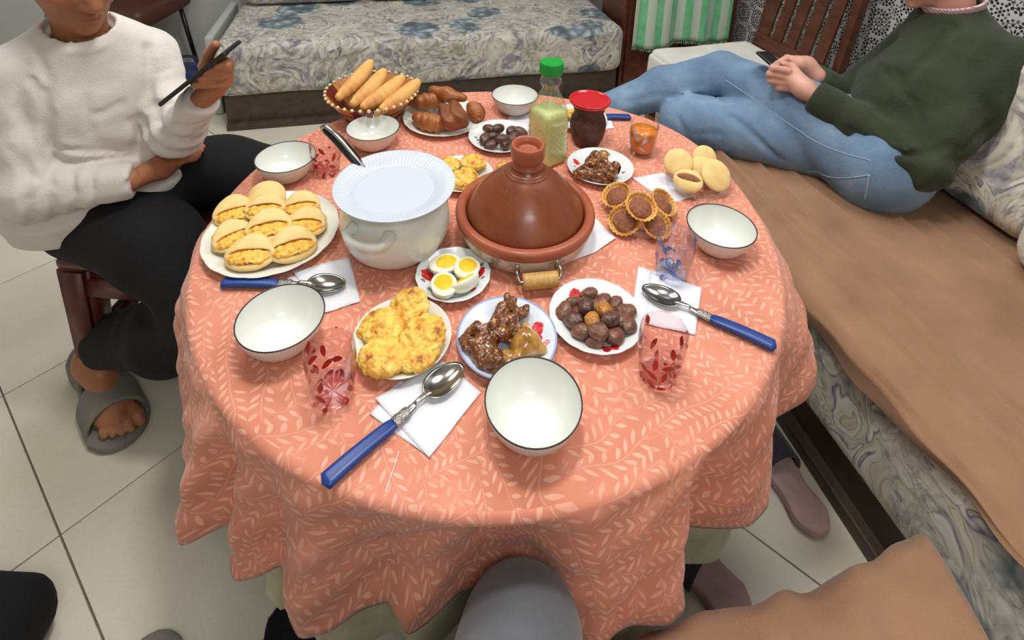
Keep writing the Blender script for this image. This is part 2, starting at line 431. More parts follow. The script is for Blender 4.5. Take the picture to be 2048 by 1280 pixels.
M_CLOTH = mat_leaf_cloth()
M_FLOR = mat_floral('floral_upholstery', 1.0, 1.0, 0.0)
M_FLOR2 = mat_floral('floral_cushion', 0.8, 1.1, 3.3)
M_FLOR3 = mat_floral('floral_upholstery_large', 0.95, 1.04, 7.4)
M_OLIVE = mat_fabric('olive_damask', rgb(160, 152, 116), rgb(200, 192, 156), 16, 0.4)
M_BROWN = mat_fabric('brown_velvet', rgb(136, 101, 74), rgb(158, 120, 91), 7, 0.35, 0.9, 6.0, 0.12)
M_DKWOOD = mat_wood('dark_bench_wood', rgb(58, 46, 38), rgb(82, 68, 56), 0.5)
M_RWOOD = mat_wood('reddish_wood', rgb(66, 34, 22), rgb(104, 54, 34), 0.38)
M_CREAMF = mat_fabric('cream_plush', rgb(214, 208, 186), rgb(236, 231, 214), 30, 0.7, 1.0, 60.0, 0.4)
M_WHITEC = mat_fabric('white_cotton', rgb(222, 219, 208), rgb(238, 236, 228), 10, 0.3)
M_WALL = plain('wall_paint', rgb(196, 196, 192), 0.8, 0.02, 3.0, 0.1, 60)
M_CEIL = plain('ceiling_paint', rgb(232, 230, 224), 0.9, 0.01, 3.0)

def mat_tile():
    s = SN('floor_tile')
    co = s.coord('Object')
    base = s.ramp(s.noise(co, 3.0, 4, 0.6), [(0.3, rgb(214, 205, 186)), (0.55, rgb(222, 214, 196)), (0.8, rgb(226, 219, 204))])
    base = s.mix(s.math('MULTIPLY', s.smooth(s.noise(co, 160.0, 2), 0.55, 0.7), 0.15), base, rgb(168, 158, 140))
    return s.done(s.bsdf(base, 0.42, s.bump(s.noise(co, 40.0, 2), 0.05, 0.001)))
M_TILE = mat_tile()
M_GROUT = plain('grout', rgb(132, 122, 108), 0.9, 0.1, 40)

def mat_zellige():
    """white interlaced star lattice over a dark ground, from folded polar coordinates"""
    s = SN('star_lattice_wall')
    uv = s.coord('UV')
    S = 0.12
    x, y, _ = s.sep(s.vm('SCALE', uv, scale=1.0 / S))
    def ellm(px, py, cx, cy, rx, ry):
        d = s.math('SQRT', s.math('ADD', s.math('POWER', s.math('DIVIDE', s.math('SUBTRACT', px, cx), rx), 2.0), s.math('POWER', s.math('DIVIDE', s.math('SUBTRACT', py, cy), ry), 2.0)))
        return s.smooth(d, 1.12, 0.9)
    ms = []
    for ox, oy, nf, cells in ((0.0, 0.0, 10, ((.135, 0, .058, .030), (.250, .0, .038, .034), (.280, .094, .058, .046), (.395, .0, .055, .044), (.392, .120, .036, .040), (.335, .045, .020, .018))), (0.5, 0.5, 6, ((.105, 0, .042, .034), (.195, .112, .042, .038), (.21, 0, .034, .040)))):
        fx = s.math('SUBTRACT', s.math('FRACT', s.math('ADD', x, ox)), 0.5); fy = s.math('SUBTRACT', s.math('FRACT', s.math('ADD', y, oy)), 0.5)
        r = s.math('SQRT', s.math('ADD', s.math('MULTIPLY', fx, fx), s.math('MULTIPLY', fy, fy)))
        th = s.math('ARCTAN2', fy, fx)
        sec = 2 * PI / nf
        a = s.math('ABSOLUTE', s.math('SUBTRACT', s.math('MULTIPLY', s.math('FRACT', s.math('DIVIDE', s.math('ADD', th, 4.0 * PI), sec)), sec), sec / 2))
        px, py = s.math('MULTIPLY', r, s.math('COSINE', a)), s.math('MULTIPLY', r, s.math('SINE', a))
        ms.append(s.smooth(r, .050, .040))
        for c in cells: ms.append(ellm(px, py, *c))
    dm = ms[0]
    for k in ms[1:]: dm = s.math('MAXIMUM', dm, k)
    m = s.math('SUBTRACT', 1.0, dm)
    dark = s.ramp(s.voro(s.comb(x, y), 7.0, out='Color'), [(0.3, rgb(34, 30, 36)), (0.5, rgb(110, 106, 102)), (0.7, rgb(44, 38, 44)), (0.85, rgb(140, 136, 130))], 'CONSTANT')
    col = s.mix(m, dark, rgb(206, 205, 203))
    return s.done(s.bsdf(col, 0.45, s.bump(m, 0.3, 0.001)))
M_ZEL = mat_zellige()

# ---------------------------------------------------------------- room
TA = math.radians(12.5)
D2 = np.array([-math.sin(TA), math.cos(TA)]); E2 = np.array([math.cos(TA), math.sin(TA)])
ORG = np.array([-0.16, 0.93])     # room frame origin
def room(u, v): return ORG + E2 * u + D2 * v
UR, UL, VB, VN = 1.80, -2.15, 2.33, -2.35     # right, left, back, near walls
def slab(u0, u1, v0, v1, z0, z1):
    c = [room(u0, v0), room(u1, v0), room(u1, v1), room(u0, v1)]
    return prism(c, z0, z1)
floor = struct('floor', slab(UL - .1, UR + .1, VN - .1, VB + .1, -0.10, -0.006), M_GROUT)
T1 = np.array([-0.7795, 0.6264]); T2 = np.array([0.6264, 0.7795]); T0 = np.array([-0.854, 0.739]); TS = 0.4465
tm = None; hs = TS / 2 - 0.0016
c0 = [(-hs, -hs), (hs, -hs), (hs, hs), (-hs, hs)]
for i in range(-8, 9):
    for j in range(-8, 9):
        c = T0 + T1 * TS * (i + .5) + T2 * TS * (j + .5)
        r = c - ORG; u, v = r @ E2, r @ D2
        if u < UL - .26 or u > UR + .26 or v < VN - .26 or v > VB + .26: continue
        if tm is None:
            bvv = box(-hs, hs, -hs, hs, -0.008, 0.0, 0.0015)
            tm = newmesh('tile', bvv[0], bvv[1], M_TILE, False)
        o = link('tile', tm, floor, (c[0], c[1], random.uniform(-.0006, 0))); o.rotation_euler = (0, 0, math.atan2(T1[1], T1[0]))
ZC = 2.6
struct('ceiling', slab(UL - .1, UR + .1, VN - .1, VB + .1, ZC, ZC + .1), M_CEIL)
struct('wall_left', slab(UL - .12, UL, VN - .1, VB + .1, 0, ZC), M_WALL)
struct('wall_back', slab(UL, UR, VB, VB + .12, 0, ZC), M_WALL)
struct('wall_near', slab(UL, UR, VN - .12, VN, 0, ZC), M_WALL)
# right wall with its printed star lattice (UV in metres)
a, b = room(UR, VN), room(UR, VB); n2 = E2 * 0.12
Vw = [(*a, 0), (*b, 0), (*b, ZC), (*a, ZC), (*(a + n2), 0), (*(b + n2), 0), (*(b + n2), ZC), (*(a + n2), ZC)]
LW = VB - VN
me = newmesh('wall_right', Vw, [(0, 1, 2, 3)[::-1], (4, 5, 6, 7), (0, 4, 7, 3), (1, 2, 6, 5), (2, 3, 7, 6), (0, 1, 5, 4)], M_ZEL, False,
             uv=[(0, 0), (LW, 0), (LW, ZC), (0, ZC)] * 2)
wr = link('wall_right', me); wr['kind'] = 'structure'

# ---------------------------------------------------------------- benches
def frame(P0, d, out):
    P0 = np.array(P0); d = np.array(d, float); d /= np.linalg.norm(d); out = np.array(out, float); out /= np.linalg.norm(out)
    def f(VF, dz=0):
        V = np.asarray(VF[0], dtype=float); W_ = np.zeros_like(V)
        W_[:, :2] = P0 + V[:, :1] * out + V[:, 1:2] * d; W_[:, 2] = V[:, 2] + dz
        return W_, VF[1]
    return f
# right bench: u = depth towards the wall, v = along
FR = frame((0.775, 0.60), (-0.215, 0.977), (0.977, 0.215))
VR0, VR1 = -0.9, 1.16
bench = thing('bench', 'long low bench along the right wall with dark wood plinth and floral mattress', 'bench', (*(np.array([0.775, 0.60]) + .3), 0))
def place(f, root, name, VF, mat, smooth=False, label=None):
    V, F = f(VF); return part(name, (V, F), mat, root, smooth, world=True, label=label)
place(FR, bench, 'plinth', box(0.015, 0.86, VR0, VR1, 0.0, 0.135, 0.004), M_DKWOOD)
place(FR, bench, 'ledge', box(-0.012, 0.03, VR0, VR1, 0.0, 0.035, 0.006), M_DKWOOD)
mt = soft_box(0.92, VR1 - VR0, 0.27, 0.045, 0.018, 0.002, 7, 3)
place(FR, bench, 'mattress', (mt[0] + np.array([-0.02, VR0, 0.13]), mt[1][:, ::-1]), M_FLOR3, True)

# back bench: u = depth towards the back wall, v = along (to the right)
FB = frame((-1.285, 2.268), (0.9715, 0.237), (-0.237, 0.9715))
LB = 1.91
bb = thing('bench', 'long low bench at the back of the room, dark wood plinth under a floral mattress', 'bench', (-0.3, 2.8, 0))
place(FB, bb, 'plinth', box(0.02, 0.62, 0.03, LB - .02, 0.0, 0.16, 0.004), M_DKWOOD)
place(FB, bb, 'ledge', box(-0.01, 0.03, 0.03, LB - .02, 0.0, 0.03, 0.006), M_DKWOOD)
mt = soft_box(0.70, LB, 0.245, 0.05, 0.016, 0.004, 8, 5)
place(FB, bb, 'mattress', (mt[0] + np.array([-0.01, 0, 0.155]), mt[1]), M_FLOR, True)
for i in range(3):
    cu = soft_box(0.13, 0.60, 0.36, 0.06, 0.014, 0.003, 8, 20 + i, 0.0)
    r = thing('cushion', ['floral back cushion at the left of the back bench, beyond the frame top', 'floral back cushion in the middle of the back bench', 'floral back cushion at the right of the back bench'][i], 'cushion', (*FB(([(0.6, 0.35 + i * .62, 0)], 0))[0][0][:2], 0.40), group='floral cushions on the back bench')
    V = FB((cu[0] + np.array([0.535, 0.04 + i * .62, 0.405]), 0))[0]
    part('cushion_cover', (V, cu[1]), M_FLOR, r, True, world=True)
# pale board closing the left end of the back bench
bo = thing('bench_end_board', 'pale upright board at the left end of the back bench', 'board', (-1.35, 2.6, 0))
place(FB, bo, 'panel', box(0.16, 0.70, -0.055, -0.018, 0.0, 0.39, 0.010), plain('pale_board', rgb(188, 192, 186), 0.5, 0.02))
place(FB, bo, 'foot', box(0.18, 0.68, -0.060, -0.012, 0.0, 0.03, 0.003), M_DKWOOD)

# brown cover over the right bench
def cover():
    nv, us = 110, []
    NU = 150
    V = []; uvs = []
    hemv = [(-0.9, .36), (-0.1, .396), (0.07, .376), (0.24, .354), (0.42, .358), (0.60, .362), (0.82, .335), (1.16, .32)]
    for j in range(nv + 1):
        v = VR0 - .01 + (VR1 - VR0 + .02) * j / nv
        hz = np.interp(v, [h[0] for h in hemv], [h[1] for h in hemv])
        for i in range(NU + 1):
            t = i / NU
            if t < 0.22:    # hanging front
                q = t / 0.22; z = hz + (0.400 - hz) * q; u = -0.042 + 0.004 * math.sin(v * 9)
                if q > 0.7: u += 0.010 * ((q - .7) / .3) ** 2
            else:
                q = (t - 0.22) / 0.78; u = -0.024 + 0.794 * q; z = 0.418
                if q < 0.04: z -= 0.008 * (1 - q / 0.04)
            # long soft pleats running along the bench
            if t >= 0.22:
                for (u0, dr, am, wd) in ((0.045, 0.02, .012, .012), (0.10, .03, .012, .016), (0.17, 0.03, .011, .009), (0.25, -.02, .010, .008), (0.33, 0.03, .010, .008), (0.43, -.01, .009, .007), (.53, .02, .008, .008)):
                    uc = u0 + dr * math.sin(v * 2.1 + u0 * 20) + 0.012 * math.sin(v * 6.3 + u0 * 50)
                    z += am * math.exp(-((u - uc) / wd) ** 2) - am * 0.55 * math.exp(-((u - uc - wd * 1.5) / (wd * .7)) ** 2)
            else:
                u += 0.006 * math.sin(v * 23 + t * 9) * (1 - q) + .004 * math.sin(v * 41)
            V.append((u, v, z))
    F = []
    for j in range(nv):
        for i in range(NU):
            a = j * (NU + 1) + i; F.append((a, a + 1, a + NU + 2, a + NU + 1))
    return V, F
cv = cover(); Vc, Fc = FR(cv)
co = link('bench_cover', newmesh('bench_cover', Vc, [f[::-1] for f in Fc], M_BROWN)); sm = co.modifiers.new('t', 'SOLIDIFY'); sm.thickness = 0.004; sm.offset = 1
tag(co, 'brown velvet cover spread in long pleats over the right bench', 'cover')

# near seat with a brown blanket (lower right corner of the view)
ns = thing('seat', 'low padded seat at the near side of the table under a brown blanket', 'bench', (0.2, 0.1, 0))
part('base', prism([(-.38, -.42), (.60, -.42), (.60, .40), (.16, .34), (-.38, .30)], 0.0, 0.16), M_DKWOOD, ns, False, world=True)
part('mattress', prism([(-.38, -.42), (.61, -.42), (.61, .50), (.17, .39), (-.38, .28)], 0.165, 0.405), M_FLOR3, ns, False, world=True)
def blanket():
    fl = [tuple(at(x, y, .43)[:2]) for x, y in ((1207, 1276), (1260, 1255), (1410, 1200), (1500, 1190), (1600, 1162), (1740, 1100), (1835, 1050))]
    X = np.linspace(fl[0][0], fl[-1][0] + .012, 46); yf = np.interp(X, [f[0] for f in fl], [f[1] for f in fl])
    V = []; ny = 44
    for i, x in enumerate(X):
        for j in range(ny):
            t = j / (ny - 1); y = -0.40 + (yf[i] + 0.40 + .002 * math.sin(x * 70)) * t
            z = 0.424 + 0.005 * math.sin(x * 22 + y * 14) + .005 * math.sin(x * 60 - y * 30) * t + 0.003 * math.sin(y * 50 + x * 90) * t
            if t > 0.93: z -= 0.018 * ((t - .93) / .07) ** 2
            V.append((x, y, z))
    F = [(i * ny + j, (i + 1) * ny + j, (i + 1) * ny + j + 1, i * ny + j + 1) for i in range(len(X) - 1) for j in range(ny - 1)]
    return V, F
bl = link('blanket', newmesh('blanket', *blanket(), M_BROWN)); sm = bl.modifiers.new('t', 'SOLIDIFY'); sm.thickness = 0.012
tag(bl, 'brown fuzzy blanket spread over the near seat at the lower right', 'blanket')

# ---------------------------------------------------------------- table
TC = np.array([-0.027, 0.965]); ZT = 0.622
tb = thing('round_table', 'large round dining table hidden under a coral leaf tablecloth', 'table', (TC[0], TC[1], 0))
part('tabletop', prism([(0.508 * math.cos(t), 0.508 * math.sin(t)) for t in np.linspace(0, 2 * PI, 65)[:-1]], 0.585, 0.608), M_RWOOD, tb, False)
for k in range(4):
    a = PI / 4 + k * PI / 2
    part('leg', tube([(0.30 * math.cos(a), 0.30 * math.sin(a), 0.585), (0.31 * math.cos(a), 0.31 * math.sin(a), 0.3), (0.33 * math.cos(a), 0.33 * math.sin(a), 0.0)], [0.028, 0.02], 12), M_RWOOD, tb)
def re_(th):
    d = (math.degrees(th) - 38 + 180) % 360 - 180
    return 0.538 + 0.034 * math.exp(-(d / 22) ** 2)
HEM = [(0, .60, .43), (15, .575, .42), (40, .60, .42), (60, .58, .42), (80, .60, .41), (100, .575, .41), (118, .60, .42), (135, .58, .45), (150, .575, .53), (168, .56, .56), (185, .565, .55), (196, .58, .46), (205, .567, .41),
       (216, .556, .40), (225, .588, .395), (228.5, .598, .40), (230.5, .565, .41), (232.5, .545, .415), (234.5, .566, .40), (237, .574, .395), (239.5, .560, .40), (241.5, .540, .405), (243.5, .549, .405), (246, .568, .40), (249, .577, .40), (252, .562, .40),
       (255, .540, .41), (258.5, .530, .415), (262, .552, .41), (265, .535, .41), (268, .512, .41), (272, .498, .40), (278, .50, .40), (282, .538, .40), (286, .562, .40), (288.5, .558, .40), (292, .562, .40), (296, .573, .40), (298.8, .570, .40),
       (302, .530, .40), (305, .515, .40), (309, .538, .40), (314, .562, .40), (319, .571, .40), (323, .563, .405), (328, .540, .41), (333, .555, .415), (338, .590, .42), (342, .607, .42), (346, .606, .42), (350, .612, .425)]
def hem(th):
    d = math.degrees(th) % 360
    A = [h[0] for h in HEM] + [360]; R = [h[1] for h in HEM] + [HEM[0][1]]; Z = [h[2] for h in HEM] + [HEM[0][2]]
    return np.interp(d, A, R), np.interp(d, A, Z)
def cloth_mesh(scale_r=0.0, dz=0.0, lift=0.0, ztop=None, nth=560, amp=1.0, hr=None):
    ths = np.linspace(0, 2 * PI, nth + 1)[:-1]
    hr_ = np.array([hem(t)[0] for t in ths]); hz_ = np.array([hem(t)[1] for t in ths])
    hr_ = .557 + (hr_ - .557) * 1.35
    for _ in range(1):
        hr_ = (np.roll(hr_, 1) + 2 * hr_ + np.roll(hr_, -1)) / 4; hz_ = (np.roll(hz_, 1) + 2 * hz_ + np.roll(hz_, -1)) / 4
    if hr is not None: hr_ = hr(ths, hr_)
    rad = list(np.linspace(0.0, 1.0, 26)[1:] ** 0.8)
    NS = 34; V = [(0, 0, ztop)]; UV = [(0, 0)]
    for k, t in enumerate(ths):
        R = re_(t) + scale_r; ct, st = math.cos(t), math.sin(t)
        for q in rad:
            r = q * (R - 0.013)
            z = ztop - 0.0035 * max(0, q - .93) / .07 * max(0, (R - hr_[k]) / .03)
            V.append((r * ct, r * st, z)); UV.append((r * ct, r * st))
        zh = hz_[k] + dz; rh = hr_[k] + scale_r
        arc = R - 0.013
        for j in range(1, NS + 1):
            s_ = j / NS
            if s_ < 0.16:
                a = s_ / 0.16 * PI / 2; r = R - 0.013 + 0.013 * math.sin(a); z = ztop - 0.013 * (1 - math.cos(a))
            else:
                q = (s_ - 0.16) / 0.84; z = ztop - 0.013 - (ztop - 0.013 - zh) * q
                e = q ** 0.75 if rh > R else q ** 0.55
                r = R + (rh - R) * e
                dg_ = math.degrees(t)
                for (c_, w_, am_) in ((262, 13, .034), (276, 8, .018), (307, 7, .026), (238, 5, .014), (250, 4, -.010), (288, 5, -.010), (232, 3, .010), (330, 6, .014), (100, 12, .02), (60, 10, .02)):
                    r -= am_ * math.exp(-((dg_ - c_) / w_) ** 2) * math.sin(PI * min(1, q * 1.04)) ** 1.5 * (1.0 - .25 * q) * (.7 + .3 * math.sin(t * 33 + q * 2))
                r += amp * 0.005 * math.sin(t * 37 + 3 * math.sin(t * 5) + q * 5) * math.sin(q * PI * .9) + amp * .003 * math.sin(q * 19 + t * 23)
            V.append((r * ct, r * st, z))
            arc2 = arc + (ztop - z) + 0.006
            UV.append((arc2 * ct, arc2 * st))
    m = len(rad) + NS; F = []
    for k in range(nth):
        k2 = (k + 1) % nth
        F.append((0, 1 + k * m, 1 + k2 * m))
        for j in range(m - 1): F.append((1 + k * m + j, 1 + k * m + j + 1, 1 + k2 * m + j + 1, 1 + k2 * m + j))
    return V, F, UV
V, F, UVc = cloth_mesh(0, 0, 0, ZT)
o = link('tablecloth', newmesh('tablecloth', V, F, M_CLOTH, True, uv=UVc), None, (TC[0], TC[1], 0))
sm = o.modifiers.new('thick', 'SOLIDIFY'); sm.thickness = 0.0012; sm.offset = -1
tag(o, 'coral tablecloth printed with pale leaf sprigs, hanging in folds round the table', 'tablecloth')
def under_r(ths, hr):
    return np.minimum(0.556, hr - 0.010)
V, F, UVc = cloth_mesh(-0.022, -0.125, 0, ZT - 0.006, 300, 0.6, under_r)
o = link('undercloth', newmesh('undercloth', V, F, M_OLIVE, True), None, (TC[0], TC[1], 0))
tag(o, 'olive beige damask undercloth showing below the coral tablecloth hem', 'tablecloth')

# ---------------------------------------------------------------- tableware materials
M_CHINA = plain('white_china', rgb(226, 228, 220), 0.16, 0.01, 5.0, Coat_Weight=0.3)
M_CHINA2 = plain('cream_china', rgb(228, 226, 214), 0.18, 0.01, 5.0, Coat_Weight=0.3)
M_PAPERPL = plain('cool_white_plate', rgb(200, 206, 217), 0.3, 0.01, 5.0)
M_RIM = plain('dark_rim_line', rgb(46, 28, 26), 0.35, 0.1, 20)
M_BLUERIM = plain('pale_blue_rim', rgb(150, 164, 204), 0.3, 0.05, 20)
M_STEEL = plain('brushed_steel', rgb(190, 188, 184), 0.22, 0.05, 60, Metallic=1.0)
M_BLUEH = plain('blue_plastic', rgb(30, 62, 132), 0.35, 0.04, 50)
M_BLACKP = plain('black_plastic', rgb(26, 25, 28), 0.35, 0.1, 40)
M_NAP = plain('white_tissue', rgb(232, 232, 238), 0.9, 0.01, 20, 0.25, 180)
M_GREENCAP = plain('green_cap_plastic', rgb(14, 150, 52), 0.35, 0.05, 30)
M_REDPL = plain('red_glazed_lid', rgb(196, 16, 28), 0.22, 0.05, 10, Coat_Weight=0.4)
M_WOODH = mat_wood('turned_wood_handle', rgb(176, 130, 66), rgb(212, 168, 98), 0.45, (300, 30, 300))

def mat_bowl_out():
    s = SN('fluted_grey_china')
    x, y, z = s.sep(s.coord('Object'))
    th = s.math('ARCTAN2', y, x)
    f = s.math('SINE', s.math('MULTIPLY', th, 72.0))
    col = s.mix(s.smooth(f, -0.4, 0.9), rgb(214, 209, 202), rgb(222, 218, 211))
    return s.done(s.bsdf(col, 0.25, s.bump(f, 0.3, 0.001), Coat_Weight=0.2))
M_BOWLO = mat_bowl_out()

def mat_glass(name, tint=(.96, .96, .97, 1), rough=0.02, prints=None, pcol=None, dens=26.0, thr=0.30):
    """clear glass; optionally with leaf prints wrapped round the wall"""
    s = SN(name)
    tr = s.n('ShaderNodeBsdfTransparent'); tr.inputs[0].default_value = tint
    gl = s.n('ShaderNodeBsdfGlossy'); gl.inputs['Roughness'].default_value = .015
    fr = s.n('ShaderNodeLayerWeight'); fr.inputs[0].default_value = 0.5
    g = s.mixsh(s.math('ADD', s.math('MULTIPLY', s.math('POWER', fr.outputs['Facing'], 3.2), 0.7), 0.06, clamp=True), tr.outputs[0], gl.outputs[0])
    if prints:
        x, y, z = s.sep(s.coord('Object'))
        th = s.math('ARCTAN2', y, x)
        p = s.comb(s.math('MULTIPLY', th, 0.032), z, 0.0)
        v = s.voro(p, dens, out=None, rand=0.55)
        d = s.vm('SUBTRACT', p, v['Position'])
        a = s.math('MULTIPLY', s.sep(v['Color'])[0], 6.28)
        dx, dy, _ = s.sep(d)
        la = s.math('ADD', s.math('MULTIPLY', dx, s.math('COSINE', a)), s.math('MULTIPLY', dy, s.math('SINE', a)))
        lb = s.math('SUBTRACT', s.math('MULTIPLY', dy, s.math('COSINE', a)), s.math('MULTIPLY', dx, s.math('SINE', a)))
        e = s.math('ADD', s.math('ABSOLUTE', s.math('DIVIDE', lb, 0.0036)), s.math('POWER', s.math('ABSOLUTE', s.math('DIVIDE', la, 0.0100)), 2.0))
        m = s.math('MULTIPLY', s.math('LESS_THAN', e, 1.0), s.math('GREATER_THAN', s.sep(v['Color'])[1], thr))
        g = s.mixsh(m, g, s.bsdf(pcol, 0.4))
    return s.done(g)
M_GLASS = mat_glass('clear_glass')
M_GLASSR = mat_glass('glass_red_leaves', (.96, .92, .93, 1), 0.02, True, rgb(180, 30, 34), 48.0, 0.45)
M_GLASSB = mat_glass('glass_blue_leaves', (.90, .91, .96, 1), 0.02, True, rgb(104, 136, 190), 48.0, 0.6)
M_GLASSW = mat_glass('glass_pale_flowers', (1, 1, 1, 1), 0.02, True, rgb(210, 190, 200), 48.0, 0.5)

def spots_mask(s, co, spots, jag=0.0045):
    """union of ragged printed blobs at (x, y, r) in the plate's plane"""
    x, y, _ = s.sep(co); nz = s.math('MULTIPLY', s.math('SUBTRACT', s.noise(co, 160.0, 2), 0.5), jag * 2)
    m = None
    for (a, b, r) in spots:
        d = s.math('SQRT', s.math('ADD', s.math('POWER', s.math('SUBTRACT', x, a), 2.0), s.math('POWER', s.math('SUBTRACT', y, b), 2.0)))
        k = s.smooth(s.math('ADD', s.math('SUBTRACT', d, r), nz), 0.0006, -0.0006)
        m = k if m is None else s.math('MAXIMUM', m, k)
    return m
def mat_rose_plate(name, roses, leaves=(), checks=(), base=rgb(232, 234, 233)):
    s = SN(name); co = s.coord('Object')
    col = base
    if leaves:
        col = s.mix(spots_mask(s, co, leaves, 0.004), col, s.ramp(s.noise(co, 300.0, 2), [(0.4, rgb(44, 74, 66)), (0.6, rgb(150, 160, 150))]))
    red = s.ramp(s.noise(co, 170.0, 2, 0.6, 1.0), [(0.38, rgb(176, 20, 30)), (0.55, rgb(222, 44, 46)), (0.72, rgb(240, 110, 104))])
    col = s.mix(spots_mask(s, co, roses), col, red)
    if checks:
        ck = s.n('ShaderNodeTexChecker'); s.L(s.coord('Object'), ck.inputs['Vector']); ck.inputs['Scale'].default_value = 420.0
        ck.inputs['Color1'].default_value = rgb(206, 36, 48); ck.inputs['Color2'].default_value = rgb(236, 220, 220)
        col = s.mix(spots_mask(s, co, checks, 0.001), col, ck.outputs[0])
    return s.done(s.bsdf(col, 0.18, Coat_Weight=0.3))

def mat_food(name, stops, scale=60.0, rough=0.5, bump=0.5, bscale=140.0, detail=4, sss=0.1, dist=0.0, **k):
    s = SN(name); co = s.coord('Object')
    base = s.ramp(s.noise(co, scale, detail, 0.6, dist), stops)
    h = s.noise(co, bscale, 3, 0.6)
    return s.done(s.bsdf(base, rough, s.bump(h, bump, 0.002), Subsurface_Weight=sss, Subsurface_Radius=(0.004, 0.002, 0.001), **k))
M_BREAD = mat_food('pale_bread', [(0.3, rgb(222, 184, 112)), (0.55, rgb(236, 206, 140)), (0.72, rgb(232, 190, 116)), (.85, rgb(206, 148, 82))], 26, 0.7, 0.25, 220)
M_BREADB = mat_food('toasted_bread', [(0.3, rgb(190, 128, 62)), (0.55, rgb(224, 178, 104)), (0.8, rgb(236, 198, 128))], 30, 0.7, 0.3, 200)
M_FILL = mat_food('egg_filling', [(0.3, rgb(196, 120, 44)), (0.48, rgb(240, 184, 66)), (0.7, rgb(250, 208, 104))], 90, 0.45, 0.8, 260)
M_ROLL = mat_food('golden_roll', [(0.3, rgb(200, 136, 66)), (0.5, rgb(228, 172, 98)), (0.8, rgb(240, 196, 124))], 16, 0.6, 0.2, 160)
M_CROIS = mat_food('baked_pastry', [(0.25, rgb(116, 60, 26)), (0.5, rgb(158, 92, 44)), (0.8, rgb(196, 132, 74))], 24, 0.42, 0.3, 120)
M_CHOC = mat_food('cocoa_pastry', [(0.3, rgb(104, 56, 34)), (0.6, rgb(140, 80, 46)), (0.85, rgb(170, 104, 62))], 24, 0.5, 0.3, 120)
M_FRIT = mat_food('golden_fritter', [(0.30, rgb(150, 88, 32)), (0.40, rgb(222, 158, 58)), (0.52, rgb(242, 198, 88)), (0.70, rgb(246, 218, 130))], 48, 0.5, 1.0, 260, 5)
M_CHEB = mat_food('honeyed_sesame_pastry', [(0.3, rgb(72, 34, 14)), (0.5, rgb(112, 62, 28)), (0.60, rgb(142, 86, 42)), (0.66, rgb(214, 172, 112))], 150, 0.2, 0.7, 200, 4, 0.05, Coat_Weight=0.6)
M_CHEB2 = mat_food('light_honey_pastry', [(0.3, rgb(140, 90, 34)), (0.5, rgb(188, 140, 70)), (0.75, rgb(214, 176, 108))], 50, 0.15, 0.3, 120, 3, 0.2, Coat_Weight=0.7)
M_DATE = mat_food('dark_fruit', [(0.3, rgb(54, 36, 32)), (0.5, rgb(94, 62, 52)), (0.75, rgb(132, 92, 74))], 50, 0.4, 0.6, 200, 3, 0.05, Coat_Weight=0.2)
M_DATE2 = mat_food('brown_fruit', [(0.3, rgb(74, 44, 34)), (0.5, rgb(116, 74, 54)), (0.7, rgb(150, 100, 74))], 45, 0.42, 0.6, 200, 3, 0.05, Coat_Weight=0.2)
M_DATE3 = mat_food('amber_fruit', [(0.3, rgb(150, 92, 34)), (0.6, rgb(192, 130, 56))], 60, 0.3, 0.5, 200, 3, 0.2)
M_EGGW = mat_food('egg_white', [(0.3, rgb(238, 238, 214)), (0.7, rgb(246, 246, 230))], 20, 0.25, 0.05, 80, 2, 0.3)
M_YOLK = mat_food('egg_yolk', [(0.3, rgb(244, 196, 20)), (0.7, rgb(250, 222, 70))], 80, 0.45, 0.4, 260, 3, 0.2)
M_TART = mat_food('tart_crust', [(0.3, rgb(196, 130, 54)), (0.5, rgb(224, 168, 84)), (0.8, rgb(240, 200, 122))], 50, 0.6, 0.4, 200)
M_MEAT = mat_food('brown_paste_filling', [(0.3, rgb(122, 68, 42)), (0.7, rgb(164, 102, 70))], 120, 0.7, 0.8, 320)

# ---------------------------------------------------------------- china
def bowl_obj(label, x, y, s=1.0):
    r = thing('bowl', label, 'bowl', (x, y, ZT), 0, 'white soup bowls with a dark rim line')
    outer = smooth_prof([(0.0, 0.002), (0.024, 0.002), (0.026, 0.0), (0.029, 0.002), (0.040, 0.010), (0.052, 0.026), (0.0592, 0.042), (0.0612, 0.0505)], 4)
    inner = smooth_prof([(0.0596, 0.0505), (0.0575, 0.042), (0.050, 0.026), (0.038, 0.012), (0.022, 0.006), (0.0, 0.005)], 4)
    part('bowl_outside', lathe(outer, 72), M_BOWLO, r); part('bowl_inside', lathe(inner, 72), M_CHINA, r)
    part('rim', lathe([(0.0612, 0.0505), (0.0614, 0.0516), (0.0605, 0.0522), (0.0596, 0.0516), (0.0596, 0.0505)], 72), M_RIM, r, label='dark brown painted rim line')
    return r
b0 = bowl_obj('white bowl at the near edge of the table, right of the front spoon', 0.0425, 0.531)
for lb, x, y in (('white bowl on the left front, covering the handle of a blue spoon', -0.318, 0.645), ('white bowl at the right edge of the table by the brown bench cover', 0.3925, 0.878),
                 ('white bowl on the left behind the plate of filled breads', -0.466, 1.053), ('white bowl between the black ladle handle and the bread basket', -0.314, 1.186),
                 ('white bowl at the far edge of the table, left of the bottle', 0.0146, 1.378)):
    dup(b0, (x, y, ZT), (0, 0, random.uniform(0, 6)), lb)

